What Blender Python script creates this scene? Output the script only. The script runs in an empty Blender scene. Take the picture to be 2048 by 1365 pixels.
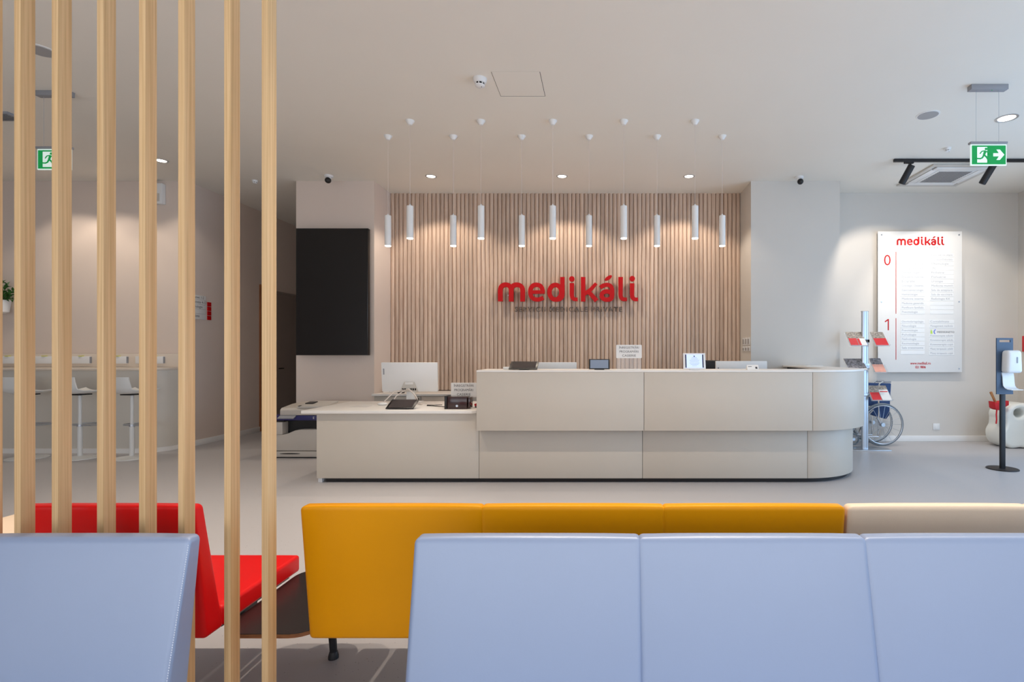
import bpy, bmesh, math, random
from mathutils import Matrix, Vector
PI = math.pi
random.seed(7)
SC = bpy.context.scene
COL = SC.collection

# ------------------------------------------------------------------ camera, world, big lights, exposure
CAMH = 1.30            # eye height; the camera stands at x=0, y=0 and looks along +y
cam_d = bpy.data.cameras.new('camera'); cam = bpy.data.objects.new('camera', cam_d); COL.objects.link(cam)
cam.location = (0, 0, CAMH); cam.rotation_euler = (PI/2, 0, 0)
cam_d.sensor_width = 36; cam_d.lens = 36*1060/2048
cam_d.shift_x = (1024-1204)/2048; cam_d.shift_y = (708-682.5)/2048
cam_d.clip_start = 0.05; cam_d.clip_end = 200
SC.camera = cam
SC.view_settings.view_transform = 'Standard'; SC.view_settings.look = 'None'
SC.view_settings.gamma = 1.0; SC.view_settings.use_curve_mapping = False
SC.view_settings.exposure = 0.0

w = bpy.data.worlds.new('daylight'); SC.world = w; w.use_nodes = True
nt = w.node_tree; bg = nt.nodes['Background']
bg.inputs[0].default_value = (0.80, 0.88, 1.0, 1); bg.inputs[1].default_value = 1.0

def area(name, loc, rot, sx, sy, power, col):
    l = bpy.data.lights.new(name, 'AREA'); l.shape = 'RECTANGLE'; l.size = sx; l.size_y = sy
    l.energy = power; l.color = col
    o = bpy.data.objects.new(name, l); o.location = loc; o.rotation_euler = rot; COL.objects.link(o); return o
# daylight through the glazing on the right and behind the camera
area('right_window_daylight', (6.05, 2.6, 1.35), (0, math.radians(90), 0), 2.3, 7.0, 130, (0.34, 0.63, 1.0))
area('rear_window_daylight', (-.6, -3.3, 1.35), (math.radians(91), 0, 0), 12.0, 1.5, 125, (0.93, 0.96, 1.0))
WARM = (1.0, 0.86, 0.71)
P_WASH, P_ROOM, P_PEND, P_TRACK, P_LEFT = 68, 175, 8, 70, 32

# ------------------------------------------------------------------ helpers
def L(c):
    r = []
    for v in c:
        v /= 255.0
        r.append(v/12.92 if v <= 0.04045 else ((v+0.055)/1.055)**2.4)
    return (r[0], r[1], r[2], 1)

def mat(name, col, rough=0.6, metal=0.0, bump=0.0, bscale=60, var=0.0, vscale=3, emit=None, estr=1.0, alpha=None, spec=None, coat=0.0, rnd=0.0):
    m = bpy.data.materials.new(name); m.use_nodes = True
    n = m.node_tree.nodes; k = m.node_tree.links; b = n['Principled BSDF']
    b.inputs['Base Color'].default_value = L(col); b.inputs['Roughness'].default_value = rough
    b.inputs['Metallic'].default_value = metal
    if spec is not None: b.inputs['Specular IOR Level'].default_value = spec
    if coat: b.inputs['Coat Weight'].default_value = coat; b.inputs['Coat Roughness'].default_value = 0.33
    tc = n.new('ShaderNodeTexCoord')
    if var or rnd:
        hv = n.new('ShaderNodeHueSaturation'); hv.inputs['Color'].default_value = L(col)
        k.new(hv.outputs[0], b.inputs['Base Color'])
        src = None
        if var:
            nz = n.new('ShaderNodeTexNoise'); nz.inputs['Scale'].default_value = vscale; nz.inputs['Detail'].default_value = 4
            k.new(tc.outputs['Object'], nz.inputs['Vector'])
            mr = n.new('ShaderNodeMapRange'); mr.inputs[1].default_value = 0.3; mr.inputs[2].default_value = 0.7
            mr.inputs[3].default_value = 1-var; mr.inputs[4].default_value = 1+var
            k.new(nz.outputs[0], mr.inputs[0]); src = mr.outputs[0]
        if rnd:
            oi = n.new('ShaderNodeObjectInfo'); m2 = n.new('ShaderNodeMapRange')
            m2.inputs[3].default_value = 1-rnd; m2.inputs[4].default_value = 1+rnd
            k.new(oi.outputs['Random'], m2.inputs[0])
            if src:
                mm = n.new('ShaderNodeMath'); mm.operation = 'MULTIPLY'; k.new(src, mm.inputs[0]); k.new(m2.outputs[0], mm.inputs[1]); src = mm.outputs[0]
            else: src = m2.outputs[0]
        k.new(src, hv.inputs['Value'])
    if bump:
        nz = n.new('ShaderNodeTexNoise'); nz.inputs['Scale'].default_value = bscale; nz.inputs['Detail'].default_value = 3
        k.new(tc.outputs['Object'], nz.inputs['Vector'])
        bp = n.new('ShaderNodeBump'); bp.inputs['Strength'].default_value = bump; bp.inputs['Distance'].default_value = 0.003
        k.new(nz.outputs[0], bp.inputs['Height']); k.new(bp.outputs[0], b.inputs['Normal'])
    if emit:
        b.inputs['Emission Color'].default_value = L(emit); b.inputs['Emission Strength'].default_value = estr
    if alpha is not None: b.inputs['Alpha'].default_value = alpha
    return m

def wood(name, c1, c2, sx, sz, rough=0.5, rnd=0.1):
    m = bpy.data.materials.new(name); m.use_nodes = True
    n = m.node_tree.nodes; k = m.node_tree.links; b = n['Principled BSDF']
    tc = n.new('ShaderNodeTexCoord'); mp = n.new('ShaderNodeMapping')
    mp.inputs['Scale'].default_value = (sx, sx, sz)
    oi = n.new('ShaderNodeObjectInfo'); cb = n.new('ShaderNodeCombineXYZ')
    mu = n.new('ShaderNodeMath'); mu.operation = 'MULTIPLY'; mu.inputs[1].default_value = 37
    k.new(oi.outputs['Random'], mu.inputs[0]); k.new(mu.outputs[0], cb.inputs[0]); k.new(mu.outputs[0], cb.inputs[2])
    k.new(tc.outputs['Object'], mp.inputs['Vector']); k.new(cb.outputs[0], mp.inputs['Location'])
    nz = n.new('ShaderNodeTexNoise'); nz.inputs['Scale'].default_value = 1; nz.inputs['Detail'].default_value = 5; nz.inputs['Distortion'].default_value = 0.3
    k.new(mp.outputs[0], nz.inputs['Vector'])
    cr = n.new('ShaderNodeValToRGB'); cr.color_ramp.elements[0].position = 0.3; cr.color_ramp.elements[1].position = 0.7
    cr.color_ramp.elements[0].color = L(c1); cr.color_ramp.elements[1].color = L(c2)
    k.new(nz.outputs[0], cr.inputs[0])
    hv = n.new('ShaderNodeHueSaturation'); k.new(cr.outputs[0], hv.inputs['Color'])
    mr = n.new('ShaderNodeMapRange'); mr.inputs[3].default_value = 1-rnd; mr.inputs[4].default_value = 1+rnd
    k.new(oi.outputs['Random'], mr.inputs[0]); k.new(mr.outputs[0], hv.inputs['Value'])
    k.new(hv.outputs[0], b.inputs['Base Color']); b.inputs['Roughness'].default_value = rough
    bp = n.new('ShaderNodeBump'); bp.inputs['Strength'].default_value = 0.15; bp.inputs['Distance'].default_value = 0.002
    k.new(nz.outputs[0], bp.inputs['Height']); k.new(bp.outputs[0], b.inputs['Normal'])
    return m

def floor_mat():
    m = bpy.data.materials.new('grey_resilient_floor'); m.use_nodes = True
    n = m.node_tree.nodes; k = m.node_tree.links; b = n['Principled BSDF']
    tc = n.new('ShaderNodeTexCoord')
    v = n.new('ShaderNodeTexVoronoi'); v.inputs['Scale'].default_value = 55
    k.new(tc.outputs['Object'], v.inputs['Vector'])
    lt = n.new('ShaderNodeMath'); lt.operation = 'LESS_THAN'; lt.inputs[1].default_value = 0.10
    k.new(v.outputs['Distance'], lt.inputs[0])
    nz = n.new('ShaderNodeTexNoise'); nz.inputs['Scale'].default_value = 1.3; nz.inputs['Detail'].default_value = 3
    k.new(tc.outputs['Object'], nz.inputs['Vector'])
    cr = n.new('ShaderNodeValToRGB'); cr.color_ramp.elements[0].position = 0.35; cr.color_ramp.elements[1].position = 0.65
    cr.color_ramp.elements[0].color = L((188, 185, 186)); cr.color_ramp.elements[1].color = L((188, 185, 186))
    k.new(nz.outputs[0], cr.inputs[0])
    vc = n.new('ShaderNodeTexVoronoi'); vc.inputs['Scale'].default_value = 55
    k.new(tc.outputs['Object'], vc.inputs['Vector'])
    sep = n.new('ShaderNodeSeparateColor'); k.new(vc.outputs['Color'], sep.inputs[0])
    gt = n.new('ShaderNodeMath'); gt.operation = 'GREATER_THAN'; gt.inputs[1].default_value = 0.72
    k.new(sep.outputs[0], gt.inputs[0])
    mu = n.new('ShaderNodeMath'); mu.operation = 'MULTIPLY'; k.new(lt.outputs[0], mu.inputs[0]); k.new(gt.outputs[0], mu.inputs[1])
    mx = n.new('ShaderNodeMix'); mx.data_type = 'RGBA'
    k.new(mu.outputs[0], mx.inputs[0]); k.new(cr.outputs[0], mx.inputs[6]); mx.inputs[7].default_value = L((95, 90, 92))
    k.new(mx.outputs[2], b.inputs['Base Color'])
    b.inputs['Roughness'].default_value = 0.42
    return m

def clear(name, tint=(235, 240, 245), amt=0.12, rough=0.05):
    m = bpy.data.materials.new(name); m.use_nodes = True
    n = m.node_tree.nodes; k = m.node_tree.links; b = n['Principled BSDF']; out = n['Material Output']
    b.inputs['Base Color'].default_value = L(tint); b.inputs['Roughness'].default_value = rough
    tr = n.new('ShaderNodeBsdfTransparent'); mx = n.new('ShaderNodeMixShader'); mx.inputs[0].default_value = amt
    k.new(tr.outputs[0], mx.inputs[1]); k.new(b.outputs[0], mx.inputs[2]); k.new(mx.outputs[0], out.inputs[0])
    return m

W = {}
class M:
    def __init__(s): s.v = []; s.f = []; s.mi = []; s.T = None; s.m = 0
    def add(s, vs, fs):
        o = len(s.v)
        for p in vs:
            p = Vector(p)
            if s.T is not None: p = s.T @ p
            s.v.append(p)
        for f in fs: s.f.append([i+o for i in f]); s.mi.append(s.m)
        return s
    def box(s, x0, x1, y0, y1, z0, z1):
        return s.add([(x0,y0,z0),(x1,y0,z0),(x1,y1,z0),(x0,y1,z0),(x0,y0,z1),(x1,y0,z1),(x1,y1,z1),(x0,y1,z1)],
              [(0,3,2,1),(4,5,6,7),(0,1,5,4),(1,2,6,5),(2,3,7,6),(3,0,4,7)])
    def prism(s, poly, ax, t0, t1):
        n = len(poly)
        if ax == 'x': g = lambda a, b, t: (t, a, b)
        elif ax == 'y': g = lambda a, b, t: (a, t, b)
        else: g = lambda a, b, t: (a, b, t)
        vs = [g(a, b, t0) for a, b in poly]+[g(a, b, t1) for a, b in poly]
        fs = [tuple(range(n)), tuple(range(2*n-1, n-1, -1))]+[(i, (i+1) % n, n+(i+1) % n, n+i) for i in range(n)]
        return s.add(vs, fs)
    def lathe(s, prof, cx, cy, seg=24, cz=0.0, caps=True):
        vs = []; fs = []
        for r, z in prof:
            for i in range(seg):
                a = 2*PI*i/seg; vs.append((cx+r*math.cos(a), cy+r*math.sin(a), cz+z))
        for j in range(len(prof)-1):
            for i in range(seg):
                a = j*seg+i; b = j*seg+(i+1) % seg; fs.append((a, b, b+seg, a+seg))
        if caps: fs.append(tuple(range(seg-1, -1, -1))); fs.append(tuple((len(prof)-1)*seg+i for i in range(seg)))
        return s.add(vs, fs)
    def tube(s, pts, r, seg=8, closed=False):
        pts = [Vector(p) for p in pts]; n = len(pts); vs = []; fs = []; up = None
        for i, p in enumerate(pts):
            if closed: t = (pts[(i+1) % n]-pts[i-1]).normalized()
            else: t = (pts[min(i+1, n-1)]-pts[max(i-1, 0)]).normalized()
            if up is None: up = Vector((0, 0, 1)) if abs(t.z) < 0.9 else Vector((1, 0, 0))
            a = t.cross(up).normalized(); up = a.cross(t).normalized()
            rr = r[i] if isinstance(r, (list, tuple)) else r
            for j in range(seg):
                q = 2*PI*j/seg; vs.append(p+rr*(math.cos(q)*a+math.sin(q)*up))
        for i in range(n if closed else n-1):
            for j in range(seg):
                a = i*seg+j; b = i*seg+(j+1) % seg; c = ((i+1) % n)*seg+(j+1) % seg; d = ((i+1) % n)*seg+j
                fs.append((a, b, c, d))
        if not closed: fs.append(tuple(range(seg-1, -1, -1))); fs.append(tuple((n-1)*seg+j for j in range(seg)))
        return s.add(vs, fs)
    def sphere(s, c, rx, ry=None, rz=None, seg=16, rings=10):
        ry = ry or rx; rz = rz or rx; vs = []; fs = []
        for j in range(1, rings):
            t = PI*j/rings
            for i in range(seg):
                a = 2*PI*i/seg; vs.append((c[0]+rx*math.sin(t)*math.cos(a), c[1]+ry*math.sin(t)*math.sin(a), c[2]+rz*math.cos(t)))
        vs.append((c[0], c[1], c[2]+rz)); vs.append((c[0], c[1], c[2]-rz)); T = len(vs)-2; B = len(vs)-1
        for j in range(rings-2):
            for i in range(seg): fs.append((j*seg+i, (j+1)*seg+i, (j+1)*seg+(i+1) % seg, j*seg+(i+1) % seg))
        for i in range(seg): fs.append((T, i, (i+1) % seg)); fs.append((B, (rings-2)*seg+(i+1) % seg, (rings-2)*seg+i))
        return s.add(vs, fs)
    def rbox(s, hx, hy, hz, r, bulge=0.0, fn=None, nin=(8, 3, 8)):
        """soft cushion block centred on the origin; fn reshapes each point"""
        def ax(h, n):
            e = [0, .22, .48, .75, 1]
            a = [-h+r*t for t in e]; inn = [-h+r+(2*h-2*r)*i/(n+1) for i in range(1, n+1)]
            return a+inn+[-q for q in reversed(a)]
        A = [ax(hx, nin[0]), ax(hy, nin[1]), ax(hz, nin[2])]; H = (hx, hy, hz); key = {}; vs = []; fs = []
        def pt(idx):
            if idx in key: return key[idx]
            p = [A[q][idx[q]] for q in range(3)]
            inn = [max(-H[q]+r, min(H[q]-r, p[q])) for q in range(3)]
            d = Vector([p[q]-inn[q] for q in range(3)])
            if d.length > 1e-9: d.normalize(); p = [inn[q]+r*d[q] for q in range(3)]
            if bulge:
                u = p[0]/hx; v = p[2]/hz; b = bulge*(1-abs(u)**4)*(1-abs(v)**4)
                p[1] += b*p[1]/hy
                b2 = bulge*0.6*(1-abs(u)**4)*(1-(p[1]/(hy+bulge))**2)
                p[2] += b2*(1 if v > .9 else 0)
            p = tuple(p)
            if fn: p = fn(*p)
            key[idx] = len(vs); vs.append(p); return key[idx]
        n = [len(a) for a in A]
        for q in range(3):
            a, b = [(1, 2), (0, 2), (0, 1)][q]
            for side in (0, n[q]-1):
                for i in range(n[a]-1):
                    for j in range(n[b]-1):
                        ids = []
                        for di, dj in ((0, 0), (1, 0), (1, 1), (0, 1)):
                            I = [0, 0, 0]; I[q] = side; I[a] = i+di; I[b] = j+dj; ids.append(pt(tuple(I)))
                        fs.append(tuple(ids))
        return s.add(vs, fs)
    def build(s, name, mats, parent=None, bevel=0.0, seg=2, label=None, cat=None, group=None, kind=None, origin=None, sharp=35, bang=30):
        if not isinstance(mats, (list, tuple)): mats = [mats]
        if parent is not None: O = W[parent]
        elif origin is not None: O = Vector(origin)
        else:
            xs = [p.x for p in s.v]; ys = [p.y for p in s.v]; O = Vector(((min(xs)+max(xs))/2, (min(ys)+max(ys))/2, min(p.z for p in s.v)))
        bm = bmesh.new(); bv = [bm.verts.new(p-O) for p in s.v]
        for f, mi in zip(s.f, s.mi):
            try: ff = bm.faces.new([bv[i] for i in f]); ff.material_index = mi
            except ValueError: pass
        bmesh.ops.recalc_face_normals(bm, faces=bm.faces)
        if bevel:
            es = [e for e in bm.edges if len(e.link_faces) == 2 and e.calc_face_angle(0) > math.radians(bang)]
            bmesh.ops.bevel(bm, geom=es, offset=bevel, segments=seg, profile=0.5, affect='EDGES', clamp_overlap=True)
        me = bpy.data.meshes.new(name); bm.to_mesh(me); bm.free()
        for m in mats: me.materials.append(m)
        me.polygons.foreach_set('use_smooth', [True]*len(me.polygons))
        me.set_sharp_from_angle(angle=math.radians(sharp))
        o = bpy.data.objects.new(name, me); COL.objects.link(o)
        if parent is not None: o.parent = parent; W[o] = O
        else: o.location = O; W[o] = O
        if label: o['label'] = label
        if cat: o['category'] = cat
        if group: o['group'] = group
        if kind: o['kind'] = kind
        return o

def thing(name, label, cat, loc, group=None, kind=None):
    o = bpy.data.objects.new(name, None); COL.objects.link(o); o.location = loc; W[o] = Vector(loc)
    o.empty_display_size = 0.1
    if label: o['label'] = label
    if cat: o['category'] = cat
    if group: o['group'] = group
    if kind: o['kind'] = kind
    return o
def copy_tree(o, parent=None):
    c = o.copy(); COL.objects.link(c)
    if parent is not None: c.parent = parent
    for ch in o.children: copy_tree(ch, c)
    return c
def spot(parent, loc, target, power, angle, blend=0.5, col=WARM, radius=0.04):
    l = bpy.data.lights.new('lamp_light', 'SPOT'); l.energy = power; l.spot_size = math.radians(angle); l.spot_blend = blend
    l.color = col; l.shadow_soft_size = radius
    o = bpy.data.objects.new('lamp_light', l); COL.objects.link(o)
    v = Vector(target)-Vector(loc); o.rotation_euler = v.to_track_quat('-Z', 'Y').to_euler()
    o.location = Vector(loc)-W[parent]; o.parent = parent; return o
def rot(ax, a): return Matrix.Rotation(math.radians(a), 4, ax)
def tr(x, y, z): return Matrix.Translation((x, y, z))

def text_geo(txt, size, align='LEFT', space=1.0, bold=0.0, res=3):
    c = bpy.data.curves.new('t', 'FONT'); c.body = txt; c.size = size; c.align_x = align; c.space_character = space
    c.resolution_u = res; c.offset = bold
    o = bpy.data.objects.new('t', c); COL.objects.link(o)
    me = bpy.data.meshes.new_from_object(o.evaluated_get(bpy.context.evaluated_depsgraph_get()))
    vs = [tuple(v.co) for v in me.vertices]; fs = [tuple(p.vertices) for p in me.polygons]
    bpy.data.objects.remove(o); bpy.data.curves.remove(c); bpy.data.meshes.remove(me)
    return vs, fs
def put_text(m, txt, size, x, y, z, align='LEFT', face='-y', space=1.0, bold=0.0, width=None):
    vs, fs = text_geo(txt, size, align, space, bold)
    if not vs: return
    if width:
        xs = [v[0] for v in vs]; k = width/(max(xs)-min(xs)); vs = [(v[0]*k, v[1], v[2]) for v in vs]
    if face == '-y': vs = [(x+a, y-c, z+b) for a, b, c in vs]
    elif face == '+x': vs = [(x+c, y+a, z+b) for a, b, c in vs]
    elif face == 'flat': vs = [(x+a, y+b, z+c) for a, b, c in vs]
    m.add(vs, fs)

def stroke(pts, w0, w1=None, cap0=False, cap1=False):
    """outline polygon of a thick pen stroke"""
    w1 = w1 or w0; P = [Vector(p) for p in pts]; n = len(P); Lf = []; Rt = []
    for i, p in enumerate(P):
        t = (P[min(i+1, n-1)]-P[max(i-1, 0)]).normalized(); nn = Vector((-t.y, t.x))
        h = (w0+(w1-w0)*i/(n-1))/2
        Lf.append(p+nn*h); Rt.append(p-nn*h)
    def cap(c, a, b):
        out = []; v = a-c; ang = math.atan2(v.y, v.x)
        for i in range(1, 8): q = ang-PI*i/8; out.append(c+Vector((math.cos(q), math.sin(q)))*v.length)
        return out
    poly = list(Lf)
    if cap1: poly += cap(P[-1], Lf[-1], Rt[-1])
    poly += list(reversed(Rt))
    if cap0: poly += cap(P[0], Rt[0], Lf[0])
    return [(q.x, q.y) for q in poly]
def spline(pts, n=6):
    P = [Vector(p) for p in pts]; out = []
    for i in range(len(P)-1):
        a = P[max(i-1, 0)]; b = P[i]; c = P[i+1]; d = P[min(i+2, len(P)-1)]
        for k in range(n):
            t = k/n; out.append(0.5*((2*b)+(c-a)*t+(2*a-5*b+4*c-d)*t*t+(3*b-a-3*c+d)*t**3))
    out.append(P[-1]); return [tuple(q) for q in out]
def ell(cx, cy, rx, ry, a0=0, a1=360, n=28):
    return [(cx+rx*math.cos(math.radians(a0+(a1-a0)*i/n)), cy+ry*math.sin(math.radians(a0+(a1-a0)*i/n))) for i in range(n+1)]

# ------------------------------------------------------------------ materials
m_wall = mat('painted_wall', (226, 210, 198), 0.75, bump=0.05, bscale=150, var=0.015, vscale=1.2)
m_wallr = mat('painted_wall_grey', (216, 210, 202), 0.75, bump=0.05, bscale=150, var=0.015, vscale=1.2)
m_ceil = mat('ceiling_paint', (240, 235, 225), 0.85, bump=0.03, bscale=120, var=0.01, vscale=1)
m_floor = floor_mat()
m_base = mat('white_baseboard', (240, 238, 235), 0.45, var=0.01)
m_slat = wood('oak_slats', (190, 162, 142), (216, 192, 172), 60, 2.5, 0.5, 0.12)
m_slatback = mat('slat_backing', (150, 120, 100), 0.8, var=0.05)
m_post = wood('pine_posts', (208, 166, 114), (236, 198, 148), 150, 1.6, 0.5, 0.05)
m_counter = mat('warm_white_laminate', (200, 192, 180), 0.42, bump=0.01, bscale=200, var=0.01)
m_ctop = mat('counter_top_white', (236, 233, 228), 0.35, var=0.01)
m_gapd = mat('dark_gap', (46, 42, 40), 0.8, var=0.05)
m_plinth = mat('dark_plinth', (32, 27, 28), 0.5, var=0.05)
m_white = mat('white_paint_metal', (238, 238, 236), 0.4, var=0.01)
m_whitep = mat('white_plastic', (236, 236, 235), 0.35, var=0.01)
m_greyp = mat('pale_grey_plastic', (205, 200, 192), 0.45, var=0.02)
m_black = mat('black_plastic', (18, 17, 18), 0.35, var=0.05)
m_blackm = mat('matte_black_metal', (30, 28, 30), 0.5, var=0.05)
m_screen = mat('dark_glass_screen', (30, 26, 25), 0.30, var=0.05, spec=0.35)
m_tabscr = mat('tablet_screen_off', (62, 56, 56), 0.12, var=0.05)
m_chrome = mat('brushed_aluminium', (200, 205, 212), 0.28, 0.9, var=0.02)
m_chrome2 = mat('chrome', (215, 218, 222), 0.12, 1.0, var=0.02)
m_red = mat('red_logo_paint', (190, 2, 10), 0.45, var=0.03, spec=.25)
m_redp = mat('red_print', (214, 44, 52), 0.5, var=0.02)
m_greylet = mat('grey_letters', (112, 100, 92), 0.5, var=0.03)
m_grtext = mat('grey_print', (168, 170, 176), 0.6, var=0.02)
m_dktext = mat('dark_print', (70, 68, 70), 0.6, var=0.02)
m_yel = mat('yellow_leatherette', (226, 150, 0), 0.36, bump=0.08, bscale=350, var=0.02, spec=.2)
m_redl = mat('red_leatherette', (226, 4, 8), 0.36, bump=0.08, bscale=350, var=0.02, spec=.3)
m_blue = mat('pale_blue_leatherette', (126, 145, 181), 0.46, bump=0.04, bscale=350, var=0.012, spec=.8, coat=1.0)
m_blue.node_tree.nodes['Principled BSDF'].inputs['Coat IOR'].default_value = 1.85
m_blue.node_tree.nodes['Principled BSDF'].inputs['Coat Roughness'].default_value = 0.42
m_cream = mat('cream_leatherette', (232, 208, 182), 0.45, bump=0.08, bscale=350, var=0.02)
m_thb = mat('blue_thread', (222, 230, 246), 0.7, var=0.02)
m_thc = mat('cream_thread', (250, 240, 225), 0.7, var=0.02)
m_seam = mat('seam_shadow_piping', (90, 100, 130), 0.6, var=0.02)
m_dkply = mat('black_laminate', (34, 28, 28), 0.3, var=0.05)
m_ply = wood('plywood_edge', (120, 72, 38), (160, 104, 60), 30, 200, 0.5, 0.05)
m_lamp = mat('lit_lamp', (255, 250, 242), 0.5, emit=(255, 244, 226), estr=9, var=0.01)
m_lampoff = mat('reflector', (220, 220, 220), 0.2, 0.8, var=0.01)
m_green = mat('exit_green', (0, 140, 70), 0.4, emit=(0, 150, 70), estr=0.45, var=0.02)
m_exitw = mat('exit_white', (240, 250, 245), 0.4, emit=(225, 250, 238), estr=0.38, var=0.01)
m_greym = mat('grey_metal_housing', (150, 152, 158), 0.5, var=0.02)
m_spk = mat('speaker_mesh', (172, 170, 170), 0.7, bump=0.5, bscale=900, var=0.02)
m_grille = mat('grille_holes', (120, 120, 122), 0.8, var=0.02)
m_navy = mat('navy_fabric', (38, 66, 112), 0.7, bump=0.1, bscale=400, var=0.04)
m_stand = mat('blue_grey_panel', (66, 84, 108), 0.45, var=0.02)
m_tyre = mat('grey_tyre', (120, 128, 134), 0.6, var=0.04)
m_clear = clear('clear_acrylic')
m_glass = clear('window_glass', amt=0.06)
m_print = mat('white_card', (238, 236, 232), 0.6, var=0.01)
m_photo = mat('printed_photo', (160, 150, 140), 0.5, var=0.6, vscale=45)
m_photo2 = mat('printed_portrait', (120, 118, 122), 0.5, var=0.7, vscale=38)
m_salmon = mat('salmon_print', (236, 170, 150), 0.5, var=0.08, vscale=20)
m_bscr = mat('lit_tablet_screen', (190, 205, 250), 0.3, emit=(178, 198, 255), estr=0.75, var=0.01)
m_leaf = mat('leaf_green', (58, 110, 42), 0.5, var=0.35, vscale=20, rnd=0.2)
m_cprn = mat('copier_shell', (206, 198, 188), 0.45, var=0.02)
m_cblue = mat('copier_blue_panel', (46, 44, 104), 0.4, var=0.03)
m_toyw = mat('toy_white_plastic', (236, 236, 228), 0.35, var=0.02)
m_orange = mat('orange_plastic', (238, 160, 50), 0.4, var=0.03)
m_redc = mat('red_cloth', (196, 26, 36), 0.7, bump=0.2, bscale=60, var=0.08)
m_stick = wood('wooden_stick', (150, 96, 50), (190, 130, 76), 40, 8, 0.5, 0.02)
m_door = mat('grey_door_laminate', (150, 136, 128), 0.5, var=0.02)
m_doorw = wood('brown_door_frame', (120, 70, 34), (150, 92, 48), 40, 3, 0.5, 0.02)
m_gl_dark = mat('smoked_box', (62, 44, 44), 0.15, var=0.05)
m_cable = mat('white_cable', (225, 215, 208), 0.5, var=0.02)
m_stool = mat('stool_white', (235, 235, 232), 0.3, var=0.01)
m_bar = mat('bar_white_laminate', (214, 208, 198), 0.45, var=0.02)
m_bartop = mat('bar_pale_wood', (226, 212, 196), 0.4, var=0.02)
m_yellowdot = mat('yellow_sticker', (214, 214, 20), 0.5, var=0.02)
# ------------------------------------------------------------------ the room
CH = 3.69
def st(m, name, mats, **k): return m.build(name, mats, kind='structure', **k)
XL, XR, YB, YF = -11.0, 6.18, -3.5, 13.0
st(M().box(XL-.2, XR+.2, YB-.2, YF+.2, -.1, 0), 'floor', m_floor, origin=(0, 0, 0))
st(M().box(XL-.2, XR+.2, YB-.2, YF+.2, CH, CH+.1), 'ceiling', m_ceil)
st(M().box(XL, -5.73, 7.33, YF, 0, CH), 'wall_left', m_wall)            # wall behind the bar, its right side lines the corridor
st(M().box(-4.23, -3.15, 7.33, YF, 0, CH), 'wall_left_pillar', m_wall)
wb = st(M().box(-3.15, 2.06, 7.93, 8.2, 0, CH), 'wall_back', m_slatback)
st(M().box(2.06, 3.29, 7.33, 8.2, 0, CH), 'wall_right_pillar', m_wallr)
st(M().box(3.29, XR, 7.87, 8.2, 0, CH), 'wall_back_right', m_wallr)
st(M().box(-5.73, -4.23, 12.0, 12.2, 0, CH), 'wall_corridor_end', m_wall)
st(M().box(XL-.2, XL, YB, YF, 0, CH), 'wall_far_left', m_wall)
# right wall: solid stretch next to the corner, glazing nearer the camera
st(M().box(XR, XR+.2, 6.2, 8.2, 0, CH).box(XR, XR+.2, -1.4, 6.2, 0, .12).box(XR, XR+.2, -1.4, 6.2, 3.35, CH).box(XR, XR+.2, YB, -1.4, 0, CH), 'wall_right', m_wallr)
st(M().box(XL, -7.0, YB-.2, YB, 0, CH).box(-7.0, 5.8, YB-.2, YB, 0, .12).box(-7.0, 5.8, YB-.2, YB, 3.35, CH).box(5.8, XR, YB-.2, YB, 0, CH), 'wall_rear', m_wall)
def window(name, pts_box, frames, glass):
    w_ = thing(name, None, None, pts_box, kind='structure')
    m = M()
    for f in frames: m.box(*f)
    m.build('window_frame', m_greym, w_)
    for g in glass: M().box(*g).build('pane', m_glass, w_)
ys = [-1.4+i*1.9 for i in range(5)]
window('window_1', (XR+.1, 2.4, .12), [(XR+.06, XR+.14, y-.03, y+.03, .12, 3.35) for y in ys]+[(XR+.06, XR+.14, -1.4, 6.2, .12, .18), (XR+.06, XR+.14, -1.4, 6.2, 3.29, 3.35)],
       [(XR+.095, XR+.105, ys[i]+.03, ys[i+1]-.03, .18, 3.29) for i in range(4)])
xs = [-7.0+i*3.2 for i in range(5)]
window('window_2', (.7, YB-.1, .12), [(x-.03, x+.03, YB-.14, YB-.06, .12, 3.35) for x in xs]+[(-7.0, 5.8, YB-.14, YB-.06, .12, .18), (-7.0, 5.8, YB-.14, YB-.06, 3.29, 3.35)],
       [(xs[i]+.03, xs[i+1]-.03, YB-.105, YB-.095, .18, 3.29) for i in range(4)])
# baseboards
st(M().box(3.29, XR, 7.855, 7.87, 0, .085), 'baseboard_back', m_base, bevel=.003)
st(M().box(XR-.015, XR, 6.2, 7.855, 0, .085), 'baseboard_right', m_base, bevel=.003)
st(M().box(-5.73, -5.715, 7.33, 8.86, 0, .08), 'baseboard_corridor', m_base, bevel=.003)
# slatted oak cladding: every slat is a piece of the back wall
nsl = 85; pitch = (2.06+3.15)/nsl
prof = [(-.0283, 0), (-.0283, -.030)]+[(.0283*math.sin(a)*1.0, -.028-.018*math.cos(a)) for a in [math.radians(q) for q in (-65, -40, -15, 15, 40, 65)]]+[(.0283, -.030), (.0283, 0)]
m = M(); m.prism([(a, b) for a, b in prof], 'z', .76, CH)
s0 = m.build('slat', m_slat, origin=(0, 0, 0)); s0.parent = wb
for i in range(nsl):
    s = s0 if i == 0 else s0.copy()
    if i: COL.objects.link(s)
    s.parent = wb; s.location = Vector((-3.15+pitch*(i+.5), 7.93, 0))-W[wb]
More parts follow.
